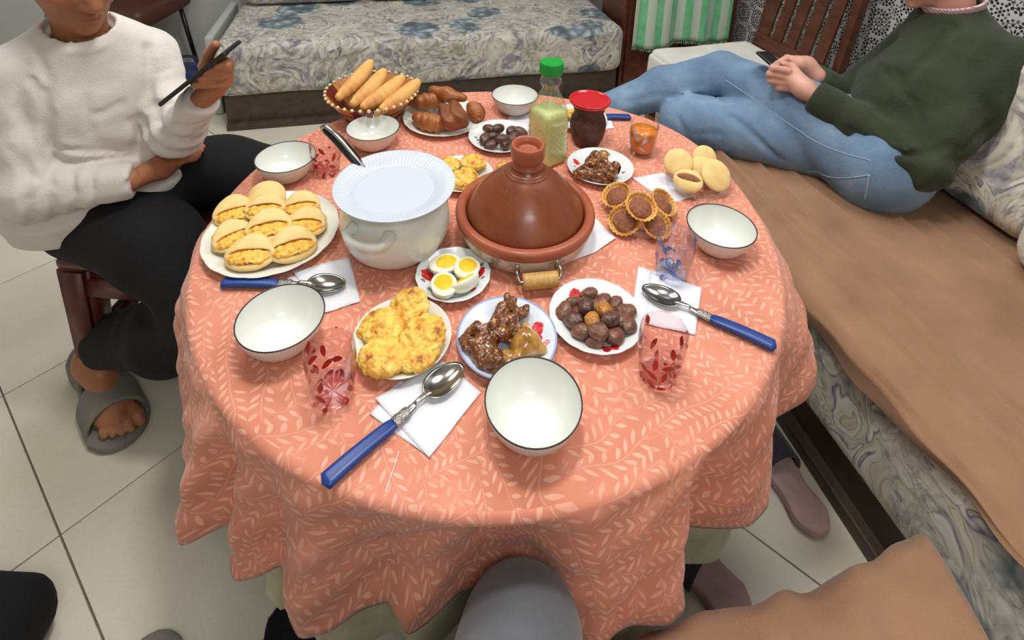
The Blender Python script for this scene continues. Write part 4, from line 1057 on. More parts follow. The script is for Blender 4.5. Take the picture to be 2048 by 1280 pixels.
# boiled eggs
def egg_half():
    r = food_root('boiled_egg_half', 'x', 'egg', (0, 0, 0), 0, 'halved boiled eggs')
    def w(P): return smax(ell_d(P, (0, 0, .0), (.0255, .0200, .0185)), P[2] * 1.0, .0015)
    V, F = sdf(lambda P: smax(ell_d(P, (0, 0, 0), (.0255 - .002 * 0, .0200, .0185)), P[2], .002), (-.03, -.025, -.022), (.03, .025, .004), .0012)
    part('egg_white', (V + (0, 0, .0185), F), M_EGGW, r)
    r.scale = (1.08,) * 3
    V, F = sdf(lambda P: ell_d(P, (0, 0, 0), (.0165, .0142, .0024)) + .0006 * wob(P, 400, 2), (-.020, -.018, -.005), (.020, .018, .005), .0009)
    part('yolk', (V + (.002, 0, .0182), F), M_YOLK, r)
    return r
eg = egg_half()
for i, (x, y, rz, rx, ry, lb) in enumerate(((890, 527, .4, 0, 0, 'egg half at the upper left of the rose plate, yolk up'), (931, 536, 1.2, .1, .12, 'egg half at the upper right of the rose plate, yolk up'),
        (888, 570, 1.8, 0, .05, 'egg half at the lower left of the rose plate, yolk up'), (937, 570, .8, -.75, 0.1, 'egg half tipped on its side at the lower right of the rose plate'))):
    p = at(x, y, .645); z = .628 + (0.004 if abs(rx) > .3 else 0)
    if i == 0: eg.location = (p[0], p[1], z); eg.rotation_euler = (rx, ry, rz); eg['label'] = lb
    else: dup(eg, (p[0], p[1], z), (rx, ry, rz), lb, 1.08)

# honeyed sesame pastries: knotted ribbons
def knot(seed, n=3, R=.0135, tk=.0062, squash=.7):
    g = np.random.default_rng(seed); ph = g.uniform(0, 6, 6)
    ts = np.linspace(0, 2 * PI, 34)
    loops = []
    for k in range(n):
        a = ph[k]; c = g.normal(size=3) * .006
        loops.append([(c[0] + R * (1 - .15 * k) * math.cos(t + a) * (1 + .3 * math.sin(2 * t + ph[3])), c[1] + R * (1 - .2 * k) * math.sin(t + a) * .9, c[2] * .5 + .012 + .006 * math.sin(2 * t + ph[4] + k)) for t in ts])
    def f(P):
        d = None
        for L_ in loops:
            for a, b in zip(L_[:-1], L_[1:]):
                e = seg_d(P, a, b, tk, tk); d = e if d is None else smin(d, e, .0045)
        return d + .0013 * wob(P, 420, seed) + .0008 * wob(P, 1100, seed + 1)
    q = R * 1.5 + .014
    return sdf(f, (-q, -q, -.010), (q, q, .034), .0014)
KV = [newmesh('honey_pastry', *knot(s, 3), M_CHEB) for s in (3, 8)]
for i, (x, y, z, s_, rx, lb) in enumerate(((972, 668, .634, 1.15, 0, 'large knotted honey pastry at the left of the blue-rimmed plate'), (978, 704, .630, 1.0, .1, 'knotted honey pastry at the front of the blue-rimmed plate'),
        (1004, 634, .644, .95, -.3, 'knotted honey pastry on top of the dark heap on the blue-rimmed plate'), (1010, 660, .634, .85, 0.2, 'knotted honey pastry in the middle of the blue-rimmed plate'), (1018, 606, .644, .62, .5, 'small twisted honey pastry sticking up at the back of the blue-rimmed plate'), (1041, 617, .634, .52, .2, 'small honey pastry piece at the back right of the blue-rimmed plate'))):
    put('honey_pastry', KV[i % 2], lb, 'pastry', x, y, z, (rx, 0, i * 1.9 + .4), 'knotted honey pastries on the blue-rimmed plate', s_, .014)
def star_pastry(P):
    d = None
    for a, L_ in ((1.35, .030), (-.5, .024), (-2.3, .030), (3.0, .014)):
        e = seg_d(P, (0, 0, .012), (L_ * math.cos(a), L_ * math.sin(a), .007), .0125, .0065); d = e if d is None else smin(d, e, .012)
    return d + .0012 * wob(P, 160, 6)
SPM = newmesh('light_honey_pastry', *sdf(star_pastry, (-.042, -.042, -.010), (.042, .042, .032), .0016), M_CHEB2)
put('honey_pastry', SPM, 'light tan glazed pastry with pointed corners at the right of the blue-rimmed plate', 'pastry', 1052, 685, .630, (0, 0, .2), None, 1.05, .012)
put('honey_pastry', SPM, 'light glazed pastry just behind the rim of the front bowl', 'pastry', 1018, 722, .628, (0, 0, 2.4), None, .8, .010)
for i, (x, y, z, s_, m) in enumerate(((1178, 342, .634, 1.0, 0), (1222, 345, .634, 1.0, 1), (1200, 352, .632, .95, 0), (1185, 322, .644, .95, 1), (1215, 326, .646, .85, 0))):
    put('honey_pastry', KV[m], ['knotted honey pastry at the left of the plate before the clay jar', 'knotted honey pastry at the right of the plate before the clay jar', 'knotted honey pastry at the front of the plate before the clay jar',
        'knotted honey pastry on top at the left of the plate before the clay jar', 'knotted honey pastry on top at the right of the plate before the clay jar'][i], 'pastry', x, y, z, (.1 * i, 0, i * 1.4), 'knotted honey pastries before the clay jar', s_, .014)
put('honey_pastry', SPM, 'lighter curled pastry crowning the heap before the clay jar', 'pastry', 1207, 308, .655, (0, 0, 1.0), None, .62, .010)

# poached fruit and dates
def fig(seed):
    return sdf(lambda P: ell_d(P, (0, 0, .010), (.0150, .0122, .0095)) + .0016 * wob(P, 210, seed) + .0010 * wob(P, 560, seed + 2), (-.019, -.016, -.004), (.019, .016, .024), .0013)
fgv = [fig(s) for s in (5, 6)]
FG = {k: [newmesh('poached_fruit', v[0], v[1], m) for v in fgv] for k, m in (('b', M_DATE2), ('d', M_DATE), ('a', M_DATE3))}
S7 = 3.765
LST = [(1240, 625, 'b', 0), (1172, 675, 'b', 0), (1365, 560, 'b', 0), (1340, 645, 'd', 1), (1465, 605, 'b', 0), (1450, 680, 'a', 1), (1560, 625, 'b', 0), (1632, 685, 'b', 0), (1370, 745, 'a', 1), (1250, 760, 'd', 0), (1515, 745, 'd', 1),
       (1640, 800, 'b', 0), (1300, 850, 'b', 0), (1530, 870, 'b', 0), (1420, 905, 'b', 0), (1430, 830, 'b', 1), (1300, 700, 'b', 0), (1395, 660, 'b', 0), (1470, 790, 'd', 0), (1580, 760, 'b', 0)]
FLB = [a + ' of the fruit heap' for a in ('brown poached fruit at the upper left, inner one', 'brown poached fruit at the far left', 'brown poached fruit at the very back', 'dark poached fruit on top at the back left', 'brown poached fruit at the back right',
    'amber poached fruit right of the middle', 'brown poached fruit at the right back, inner one', 'brown poached fruit at the right edge, back', 'amber poached fruit in the middle', 'dark poached fruit at the left, low', 'dark poached fruit on top right of the middle',
    'brown poached fruit at the right edge, front', 'brown poached fruit at the front left', 'brown poached fruit at the front right', 'brown poached fruit at the very front', 'brown poached fruit on top at the front', 'brown poached fruit left of the amber one', 'brown poached fruit behind the amber ones',
    'dark poached fruit between the middle and the front', 'brown poached fruit at the right, inner one')]
DLB = ['dark date ' + a + ' on the plate left of the bottle' for a in ('on top at the back left', 'on top at the back', 'at the left edge', 'at the front left', 'on top in the middle', 'at the back right, inner one', 'at the far right back', 'at the very front', 'right of the middle', 'under the top ones at the left', 'at the right front')]
AMB = ['amber-coloured poached fruit near the top of the heap beside the right-hand red-leaf glass', 'amber-coloured poached fruit in the middle of the fruit heap']
ai = 0
for i, (x, y, k, lv) in enumerate(LST):
    lb = FLB[i]
    z = .6285 + lv * .013
    put('poached_fruit', FG[k][i % 2], lb, 'fruit', 820 + x / S7, 440 + y / S7, z, (random.uniform(-.3, .3), random.uniform(-.4, .4), random.uniform(0, 3.1)), {'b': 'brown poached fruit', 'd': 'dark poached fruit', 'a': 'amber poached fruit'}[k], random.uniform(1.0, 1.12), .011)
DT = newmesh('date', *sdf(lambda P: ell_d(P, (0, 0, .010), (.0165, .0105, .0098)) + .0008 * wob(P, 240, 8), (-.021, -.015, -.004), (.021, .015, .024), .0014), M_DATE)
for i, (x, y, lv) in enumerate(((665, 540, 1), (730, 540, 1), (635, 600, 0), (690, 640, 0), (750, 605, 1), (810, 548, 0), (865, 550, 0), (775, 650, 0), (820, 600, 0), (700, 585, 0), (845, 590, 0))):
    put('date', DT, DLB[i], 'date', 780 + x / 3.369, 100 + y / 3.369, .6285 + lv * .010, (random.uniform(-.3, .3), random.uniform(-.5, .5), random.uniform(0, 3.1)), 'dates on the plate left of the bottle', random.uniform(1.1, 1.3), .010)

# croissants and baked pastries
def croissant(seed, bend, L=.052, r0=.019, ridges=5):
    pts = []
    for i in range(13):
        t = -1 + 2 * i / 12; a = t * bend
        pts.append((L * (math.sin(a) / bend if bend > .05 else t), L * ((1 - math.cos(a)) / max(bend, .05)), .017, r0 * (1 - .55 * abs(t) ** 1.6)))
    def f(P):
        d = None
        for (a, b) in zip(pts[:-1], pts[1:]):
            e = seg_d(P, a[:3], b[:3], a[3], b[3]); d = e if d is None else smin(d, e, .006)
        return d + .0016 * np.sin(P[0] * 2 * PI / (2 * L / ridges) + P[1] * 60 + seed) + .0009 * wob(P, 130, seed)
    return sdf(f, (-L - .024, -.030, -.014), (L + .024, L * .9 + .02, .046), .0021)
for (x, y, z, rz, s_, ms, mat, lb) in ((858, 204, .640, .25, 1.12, (1, .7, .048, .018), M_CROIS, 'curved croissant at the left back of the pastry plate'), (858, 245, .634, -.35, 1.02, (2, .8, .048, .021), M_CROIS, 'plump croissant at the front left of the pastry plate'),
        (952, 221, .634, 1.9, .85, (3, .3, .040, .024, 9), M_CROIS, 'small ribbed pastry at the right of the pastry plate'), (893, 188, .664, -.45, 1.0, (4, .15, .050, .017, 2), M_CROIS, 'smooth oblong pastry on top at the back of the pastry plate')):
    V, F = croissant(*ms); put('croissant', newmesh('croissant', V, F, mat), lb, 'pastry', x, y, z, (0, 0, rz), 'baked pastries beside the bread basket', s_, .018)
def choc(P):
    x, y, z = P
    q = np.sqrt(np.maximum(np.abs(x) - .030, 0) ** 2 + np.maximum(np.abs(y) - .012, 0) ** 2 + np.maximum(np.abs(z - .018) - .004, 0) ** 2) - .015
    q = smin(q, ell_d(P, (0, 0, .022), (.033, .026, .018)), .008)
    return q + .0030 * np.sin(y * 210 + 1.5 * np.sin(x * 60) + (z * 90)) * np.clip((z - .01) * 60, 0, 1) + .0008 * wob(P, 140, 5)
put('chocolate_pastry', newmesh('chocolate_pastry', *sdf(choc, (-.052, -.036, -.006), (.052, .036, .046), .0020), M_CHOC), 'square cocoa-brown rolled pastry in the middle of the pastry plate', 'pastry', 908, 234, .642, (.1, -.1, -1.2), None, 1.16, .018)

# bread basket with its rolls
BC = at(743, 184, .690); bk = thing('bread_basket', 'flared wooden slat basket with bead tips, full of bread rolls', 'basket', (BC[0], BC[1] + .005, ZT))
slm = {}
for nm, m in (('tan', mat_wood('tan_basket_slat', rgb(168, 106, 54), rgb(206, 146, 84), 0.4, (200, 200, 20))), ('red', mat_wood('red_basket_slat', rgb(92, 26, 20), rgb(128, 42, 32), 0.35, (200, 200, 20)))):
    b_ = box(-.0012, .0014, -.0070, .0070, 0, .080, .0009); V = np.array(b_[0]); k = V[:, 2] / .080; V[:, 1] *= .74 + .48 * k
    slm[nm] = newmesh('slat', V, b_[1], m, False)
tip = newmesh('tip_bead', *lathe(smooth_prof([(0, -.0042), (.0036, -.0024), (.0044, 0), (.0036, .0024), (0, .0042)], 3), 10), plain('pale_wood_bead', rgb(236, 206, 150), 0.3, 0.03, 40))
NSL = 36
for k in range(NSL):
    a = 2 * PI * k / NSL; red = k in (26, 27, 28, 17, 18, 19, 1, 2, 9, 10)
    o = link('slat', slm['red' if red else 'tan'], bk, (.066 * math.cos(a), .066 * math.sin(a), .006)); o.rotation_euler = (0, math.radians(37), a)
    if red: o['label'] = 'dark red slat'
    t_ = link('tip_bead', tip, o, (0, 0, .082))
part('base', lathe([(0, .002), (.066, .002), (.070, .004), (.070, .010), (.066, .012), (0, .012)], 48), M_RWOOD, bk)
part('hoop', lathe([(.092, .040), (.0945, .0385), (.0955, .041), (.093, .0425), (.092, .040)], 64), M_RWOOD, bk)
def roll(seed, L, r0):
    def f(P):
        d = None; pts = [(-1 + 2 * i / 8) for i in range(9)]
        for a, b in zip(pts[:-1], pts[1:]):
            ra = r0 * (1 - .38 * abs(a) ** 2.6); rb = r0 * (1 - .38 * abs(b) ** 2.6)
            e = seg_d(P, (L * a, .006 * a * a, 0), (L * b, .006 * b * b, 0), ra, rb); d = e if d is None else smin(d, e, .004)
        return d + .0007 * wob(P, 60, seed)
    return sdf(f, (-L - .03, -.030, -.028), (L + .03, .036, .028), .0024)
RM = [newmesh('bread_roll', *roll(s, .068, .0185), M_ROLL) for s in (1, 2)]
for i, (xa, ya, xb, yb, za, zb, lb) in enumerate(((682, 196, 745, 126, .690, .735, 'long bread roll at the far left of the basket'), (712, 208, 770, 146, .688, .725, 'long bread roll, second from the left in the basket'),
        (738, 210, 800, 163, .686, .715, 'long bread roll, third from the left in the basket'), (780, 211, 828, 174, .684, .702, 'long bread roll at the right of the basket'))):
    pa, pb = at(xa, ya, za), at(xb, yb, zb); mid = (pa + pb) / 2; d = pb - pa; Ld = np.linalg.norm(d)
    o = link('bread_roll', RM[i % 2], None, tuple(mid)); o.rotation_euler = Vector(d).to_track_quat('X', 'Z').to_euler(); s_ = Ld / .142; o.scale = (max(.9, min(s_, 1.2)), 1, 1)
    tag(o, lb, 'bread', 'bread rolls in the basket')

# glass dishes
def gdish(label, x, y, R, h, name='glass_dish'):
    r = thing(name, label, 'dish', (x, y, ZT))
    def rip(t, i, rr, z):
        k = max(0, rr / R - .55) / .45; return rr * (1 + .018 * k * math.cos(t * 18)), z
    part('dish_wall', lathe(smooth_prof([(0, .003), (R * .55, .002), (R * .6, 0), (R * .72, .006), (R * .9, h * .6), (R, h)], 4) + smooth_prof([(R - .003, h), (R * .86, h * .62), (R * .68, .009), (R * .5, .006), (0, .006)], 4), 108, rip), M_GLASS, r)
    return r
gdish('glass dish of small tarts right of the tagine', 0.262, 0.935, 0.0665, 0.034)
gdish('glass dish of pale round breads at the right rear beside the jeans', 0.409, 1.060, 0.0715, 0.034)
def tart_meshes():
    def rip(t, i, r, z):
        k = min(1, max(0, (r - .016) / .012)); return r * (1 + .035 * k * math.cos(t * 22)), z
    sh = lathe(smooth_prof([(0, .0), (.017, .0), (.020, .002), (.026, .010), (.0292, .0165), (.0305, .0185), (.0290, .0200), (.0262, .0178), (.022, .012), (0, .011)], 4), 132, rip)
    fl = sdf(lambda P: ell_d(P, (0, 0, .0125), (.0225, .022, .0085)) + .0012 * wob(P, 330, 3) + .0006 * wob(P, 900, 4), (-.027, -.027, 0), (.027, .027, .026), .0014)
    return sh, fl
tsh, tfl = tart_meshes()
tr = thing('tartlet', 'x', 'tart', (0, 0, 0), 0, 'tartlets in the glass dish'); part('crust', tsh, M_TART, tr); part('filling', tfl, M_MEAT, tr)
for i, (x, y, z, rx, ry, rz, lb) in enumerate(((1239, 390, .640, .2, -.5, 0, 'tartlet leaning at the upper left of the glass dish'), (1318, 403, .640, .3, .55, 1, 'tartlet leaning at the upper right of the glass dish'), (1252, 437, .632, .5, -.35, 2, 'tartlet at the front left of the glass dish'),
        (1306, 444, .632, .5, .3, 0, 'tartlet at the front right of the glass dish'), (1279, 411, .660, .45, 0.1, 4, 'tartlet with fluted crust lying on top of the others'))):
    p = at(x, y, z + .012); rot = Matrix.Rotation(ry, 4, 'Y') @ Matrix.Rotation(rx, 4, 'X') @ Matrix.Rotation(rz, 4, 'Z')
    if i == 0: tr.location = (p[0], p[1], z); tr.rotation_euler = rot.to_euler(); tr['label'] = lb
    else: dup(tr, (p[0], p[1], z), rot.to_euler(), lb)
def flatbread(seed, r0=.031, th=.0085):
    return sdf(lambda P: ell_d(P, (0, 0, 0), (r0, r0 * .97, th)) + .0007 * wob(P, 130, seed), (-r0 - .005, -r0 - .005, -th - .004), (r0 + .005, r0 + .005, th + .004), .0018)
fb = [newmesh('round_bread', *flatbread(s), M_BREAD) for s in (7, 9)]
for i, (x, y, z, rx, ry, s_, lb) in enumerate(((1357, 325, .668, .75, -.25, 1.0, 'pale round bread with a small hole leaning at the left back of the glass dish'), (1409, 316, .670, .85, 0.1, .9, 'pale round bread standing at the back of the glass dish'), (1432, 350, .663, .7, .3, 1.12, 'large pale round bread leaning at the right of the glass dish'), (1404, 335, .660, .7, .0, .85, 'pale round bread in the middle of the glass dish'))):
    p = at(x, y, z); o = link('round_bread', fb[i % 2], None, tuple(p)); o.rotation_euler = (rx, ry, i); tag(o, lb, 'bread', 'pale round breads in the glass dish'); o.scale = (s_,) * 3
    o.rotation_euler = (Matrix.Rotation(ry, 4, 'Y') @ Matrix.Rotation(rx, 4, 'X') @ Matrix.Rotation(i, 4, 'Z')).to_euler()
p = at(1376, 362, .655); r = food_root('filled_bread', 'folded round bread with reddish brown filling at the front of the glass dish', 'bread', tuple(p), -.4, None, .55)
part('bread_pocket', sdf(lambda P: smax(ell_d(P, (0, 0, 0), (.031, .026, .012)), -ell_d(P, (0, .004, .014), (.027, .008, .014)), .003) + .0006 * wob(P, 130, 5), (-.036, -.031, -.016), (.036, .031, .016), .0016), M_BREAD, r)
part('filling', sdf(lambda P: ell_d(P, (0, .004, .004), (.026, .008, .007)) + .001 * wob(P, 400, 6), (-.03, -.008, -.008), (.03, .016, .016), .0014), M_MEAT, r)

# ---------------------------------------------------------------- cushions on the right bench
def lean_box(frm, dims, u, v, z, tilt, mat, root, seed, r=0.06, h=0.013, amp=.004):
    V, F = soft_box(dims[0], dims[1], dims[2], r, h, amp, 9, seed, 0.0)
    V = V.copy(); x, zz = V[:, 0].copy(), V[:, 2].copy(); c, s_ = math.cos(tilt), math.sin(tilt)
    V[:, 0] = x * c + zz * s_; V[:, 2] = -x * s_ + zz * c
    V = V + np.array([u, v, z]); W_, _ = frm((V, 0)); return part('cushion_cover', (W_, F[:, ::-1]), mat, root, True, world=True)
q = FR(([(.6, .65, 0)], 0))[0][0]
c1 = thing('cushion', 'large floral cushion against the wall beside the person in the green sweater', 'cushion', (q[0], q[1], .42))
lean_box(FR, (.17, .50, .44), .545, .415, .43, .14, M_FLOR2, c1, 31)
q = FR(([(.6, .2, 0)], 0))[0][0]
c2 = thing('cushion', 'cream plush cushion at the right edge of the view on the brown bench cover', 'cushion', (q[0], q[1], .42))
lean_box(FR, (.20, .38, .28), .455, .035, .425, .12, M_CREAMF, c2, 37, .07, .012, .006)

# ---------------------------------------------------------------- brown cabinet, striped towel, slatted chair
cab = thing('cabinet', 'reddish brown wooden cabinet behind the end of the back bench', 'cabinet', (0.98, 3.0, 0))
FCB = frame((0.570, 2.790), (0.9715, 0.237), (-0.237, 0.9715))
place(FCB, cab, 'body', box(0.0, 0.30, 0.0, 0.64, 0.0, 0.98, .006), M_RWOOD)
place(FCB, cab, 'door', box(-0.016, 0.0, 0.02, 0.315, 0.06, 0.93, .005), M_RWOOD)
place(FCB, cab, 'door', box(-0.016, 0.0, 0.325, 0.62, 0.06, 0.93, .005), M_RWOOD)
place(FCB, cab, 'top', box(-0.02, 0.31, -0.01, 0.65, 0.98, 1.0, .004), M_RWOOD)
def mat_towel():
    s = SN('green_striped_towel'); x, y, z = s.sep(s.coord('UV'))
    k = s.math('FRACT', s.math('MULTIPLY', x, 6.5))
    m = s.smooth(s.math('ABSOLUTE', s.math('SUBTRACT', k, 0.5)), 0.26, 0.24)
    c = s.mix(m, rgb(196, 210, 192), s.ramp(s.noise(scale=20.0), [(.3, rgb(104, 186, 130)), (.7, rgb(134, 208, 156))]))
    return s.done(s.bsdf(c, 0.95, s.bump(s.noise(scale=300.0, detail=2), 0.6, 0.003), Sheen_Weight=0.3))
tz = aty(1390, 82, 2.85)[2]
tw = thing('towel', 'green and white striped towel with a fringe hanging over the brown cabinet', 'towel', (0.95, 2.8, 1.0))
V = []; UVt = []; nu, nw = 60, 34
for i in range(nu + 1):
    for j in range(nw + 1):
        a, b = i / nu, j / nw
        v = 0.035 + 0.54 * a; fold = 0.016 * math.sin(a * 15 + 1) + .008 * math.sin(a * 33)
        L_ = 1.018 - tz + 0.012 * math.sin(a * 9) - .02 * a
        if b < .12: u, z = 0.12 * (1 - b / .12) - .03, 1.012
        else:
            q_ = (b - .12) / .88; u = -0.040 + fold * q_ - .02 * q_; z = 1.012 - L_ * q_
        V.append((u, v, z)); UVt.append((a, b))
F = [(i * (nw + 1) + j, (i + 1) * (nw + 1) + j, (i + 1) * (nw + 1) + j + 1, i * (nw + 1) + j + 1) for i in range(nu) for j in range(nw)]
Vt, _ = FCB((V, 0)); o = part('towel_cloth', (Vt, F), mat_towel(), tw, True, world=True, uv=UVt); sm = o.modifiers.new('t', 'SOLIDIFY'); sm.thickness = .004
fr_ = []
for i in range(0, nu * 2):
    a = i / (nu * 2); k = int(a * nu) * (nw + 1) + nw; p = np.array(V[k]); e = np.array([0, .004 * math.sin(i * 7.1), -.018 - .004 * math.sin(i * 3.3)])
    p[1] = 0.035 + 0.54 * a
    fr_.append(tube([p, p + e * .5, p + e], .0013, 4, 0))
Vf, Ff = join(*fr_); Vf, _ = FCB((Vf, 0)); o = part('fringe', (Vf, Ff), plain('pale_green_fringe', rgb(150, 196, 160), 0.95, .1, 60), tw, False, world=True); o['kind'] = 'stuff'

ch = thing('chair', 'wooden slat-back chair with a white seat cover standing by the lattice wall', 'chair', (0.92, 2.26, 0))
FCH = frame((1.160, 2.270), (-0.29, 0.957), (-0.957, -0.29))     # u: from the back towards the seat front, v: along the back
def lean(V, k=.20):
    V = np.array(V, float); V[:, 0] -= np.maximum(0, V[:, 2] - .45) * k; return V
for v in (-.235, .205):
    b_ = box(-.02, .018, v, v + .035, 0.0, 1.05, .004); bmv = np.array(b_[0])
    place(FCH, ch, 'leg', (lean(bmv), b_[1]), M_RWOOD)
for z0, z1 in ((.43, .49), (.98, 1.04)):
    b_ = box(-.012, .010, -.20, .205, z0, z1, .003); place(FCH, ch, 'back_rail', (lean(b_[0]), b_[1]), M_RWOOD)
for k in range(5):
    v = -.185 + k * .078; b_ = box(-.006, .006, v, v + .055, .49, .98, .002); place(FCH, ch, 'slat', (lean(b_[0]), b_[1]), M_RWOOD)
for v in (-.235, .205): place(FCH, ch, 'leg', box(.46, .495, v, v + .035, 0.0, .37, .004), M_RWOOD)
place(FCH, ch, 'seat', box(0.0, .50, -.235, .24, .345, .38, .005), M_RWOOD)
V, F = soft_box(.50, .47, .055, .026, .011, .004, 16, 41)
cu = place(FCH, ch, 'seat_cushion', (V + (.01, -.232, .382), F), M_WHITEC, True, 'white cotton seat cushion')
V, F = soft_box(.035, .46, .17, .016, .010, .004, 16, 43); place(FCH, ch, 'seat_cover_flap', (V + (.485, -.228, .25), F), M_WHITEC, True, 'white cover hanging down the seat front')
tb0 = [(.03, -.20, .45), (-.01, -.235, .455), (.02, -.27, .44), (.06, -.275, .425), (.10, -.28, .428)]
tt = tube(tb0, .0055, 8, 6); place(FCH, ch, 'cushion_tie', tt, M_WHITEC, True)

# ---------------------------------------------------------------- things at the left behind the boy
sc_ = thing('chair', 'brown upholstered chair on thin black legs behind the boy in white', 'chair', (-1.86, 2.62, 0))
V, F = soft_box(.44, .44, .10, .035, .012, .003, 9, 51)
part('seat', (V + (-.22, -.22, .40), F), plain('brown_leatherette', rgb(84, 46, 36), 0.5, .12, 12, .2, 60), sc_)
V, F = soft_box(.44, .06, .42, .028, .012, .003, 9, 53)
part('backrest', (V + (-.22, .19, .52), F), plain('brown_leatherette', rgb(84, 46, 36)), sc_)
for sx in (-1, 1):
    for sy in (-1, 1): part('leg', tube([(sx * .17, sy * .17, .41), (sx * .20, sy * .21, 0)], .011, 12, 0), M_BLACKP, sc_, label='thin black metal leg')
fl_ = thing('cushion', 'pale green floral cushion leaning under the brown chair seat', 'cushion', (-1.84, 2.66, 0))
V, F = soft_box(.30, .10, .30, .04, .012, .003, 9, 57); part('cushion_cover', (V + (-.17, -.05, .015), F), M_FLOR2, fl_)
bg = thing('bag', 'dark blue cloth bag on the floor behind the arm holding the phone', 'bag', (-1.56, 2.62, 0))
V, F = soft_box(.30, .22, .13, .05, .012, .012, 14, 59); part('bag_body', (V + (-.17, -.11, .012), F), mat_fabric('navy_cloth', rgb(22, 36, 84), rgb(36, 56, 112), 20, .5), bg)
part('handle', tube([(-.08, -.05, .15), (-.06, -.05, .21), (.02, -.04, .22), (.06, -.04, .15)], .008, 8, 6), mat_fabric('navy_strap', rgb(22, 32, 66), rgb(30, 44, 84), 20, .5), bg)

# ---------------------------------------------------------------- stool
st = thing('stool', 'reddish brown plastic stool under the boy in white', 'stool', (-0.820, 1.165, 0), math.radians(-4))
M_STOOL = plain('brown_plastic', rgb(96, 42, 32), 0.38, 0.12, 30, .15, 300)
def taper(x0, y0, z0, x1, y1, z1, w0, d0, w1, d1):
    V = []
    for (x, y, z, w, d) in ((x0, y0, z0, w0, d0), (x1, y1, z1, w1, d1)):
        V += [(x - w, y - d, z), (x + w, y - d, z), (x + w, y + d, z), (x - w, y + d, z)]
    bm = bmesh.new(); vs = [bm.verts.new(p) for p in V]
    for f in ((0, 1, 2, 3), (7, 6, 5, 4), (0, 4, 5, 1), (1, 5, 6, 2), (2, 6, 7, 3), (3, 7, 4, 0)): bm.faces.new([vs[i] for i in f])
    bmesh.ops.bevel(bm, geom=bm.edges[:], offset=.008, segments=2, affect='EDGES'); bmesh.ops.recalc_face_normals(bm, faces=bm.faces[:]); bm.verts.index_update()
    r = [tuple(v.co) for v in bm.verts], [tuple(v.index for v in f.verts) for f in bm.faces]; bm.free(); return r
V, F = soft_box(.32, .32, .03, .014, .009, .0, 9, 1); part('seat', (V + (-.16, -.16, .385), F), M_STOOL, st)
for sx in (-1, 1):
    for sy in (-1, 1): part('leg', taper(sx * .125, sy * .125, .39, sx * .140, sy * .140, 0, .036, .036, .028, .028), M_STOOL, st)
for sx, sy in ((1, 0), (-1, 0), (0, 1), (0, -1)):
    part('rail', taper(sx * .142, sy * .142, .37, sx * .148, sy * .148, .31, .012 if sx else .13, .012 if sy else .13, .010 if sx else .13, .010 if sy else .13), M_STOOL, st)
    part('stretcher', taper(sx * .136, sy * .136, .19, sx * .138, sy * .138, .13, .010 if sx else .14, .010 if sy else .14, .010 if sx else .14, .010 if sy else .14), M_STOOL, st)

# ---------------------------------------------------------------- people
def basis(fwd, up=(0, 0, 1)):
    f = np.array(fwd, float); f /= np.linalg.norm(f); l = np.cross(up, f); l /= np.linalg.norm(l); u = np.cross(f, l); return np.stack([f, l, u], 0)
def to_local(P, c, B, s=1.0):
    x, y, z = P[0] - c[0], P[1] - c[1], P[2] - c[2]
    return tuple((B[i][0] * x + B[i][1] * y + B[i][2] * z) / s for i in range(3))
def head_sdf(P, c, B, s=1.0):
    Q = to_local(P, c, B, s)
    d = ell_d(Q, (-.012, 0, .022), (.098, .077, .098))
    d = smin(d, ell_d(Q, (.028, 0, -.030), (.062, .060, .072)), .04)
    d = smin(d, ell_d(Q, (.040, 0, -.078), (.042, .040, .030)), .03)
    d = smin(d, ell_d(Q, (.072, 0, -.098), (.018, .020, .014)), .018)
    for y in (-1, 1):
        d = smin(d, ell_d(Q, (.058, y * .040, -.018), (.026, .022, .022)), .02)      # cheeks
        d = smax(d, -ell_d(Q, (.098, y * .032, .014), (.022, .020, .014)), .014)     # sockets
        d = smin(d, ell_d(Q, (.078, y * .032, .012), (.013, .016, .0115)), .005)     # lids
        d = smin(d, seg_d(Q, (.086, y * .014, .032), (.076, y * .050, .033), .006, .005), .012)
        d = smin(d, ell_d(Q, (-.004, y * .079, -.004), (.019, .008, .031)), .006)
        d = smin(d, ell_d(Q, (.094, y * .011, -.032), (.010, .009, .008)), .006)
    d = smin(d, seg_d(Q, (.084, 0, .020), (.106, 0, -.026), .008, .012), .012)
    d = smin(d, ell_d(Q, (.088, 0, -.056), (.013, .025, .0062)), .005)
    d = smin(d, ell_d(Q, (.085, 0, -.0685), (.013, .021, .0070)), .005)
    d = smax(d, -ell_d(Q, (.103, 0, -.0625), (.012, .024, .0012)), .003)
    return d * s
def multi(name, fns, mat, root, label=None):
    """fns: list of (fn, lo, hi, h); the pieces overlap inside the clothing and form one object"""
    VF = []
    for fn, lo, hi, h in fns:
        V, F = sdf(fn, lo, hi, h); VF.append((V, F))
    V = np.concatenate([v for v, f in VF]); off = 0; Fs = []
    for v, f in VF: Fs.append(f + off); off += len(v)
    return part(name, (V, np.concatenate(Fs)), mat, root, True, world=True, label=label)
def skin(name, c1, c2):
    s = SN(name); co = s.coord('Object')
    base = s.ramp(s.noise(co, 14.0, 3), [(.3, c1), (.7, c2)])
    return s.done(s.bsdf(base, 0.5, s.bump(s.noise(co, 260.0, 2), .12, .001), Subsurface_Weight=.15, Subsurface_Radius=(.01, .004, .002)))
def chain(P, pts, rads, k=.01):
    d = None
    for a, b, ra, rb in zip(pts[:-1], pts[1:], rads[:-1], rads[1:]):
        e = seg_d(P, a, b, ra, rb); d = e if d is None else smin(d, e, k)
    return d
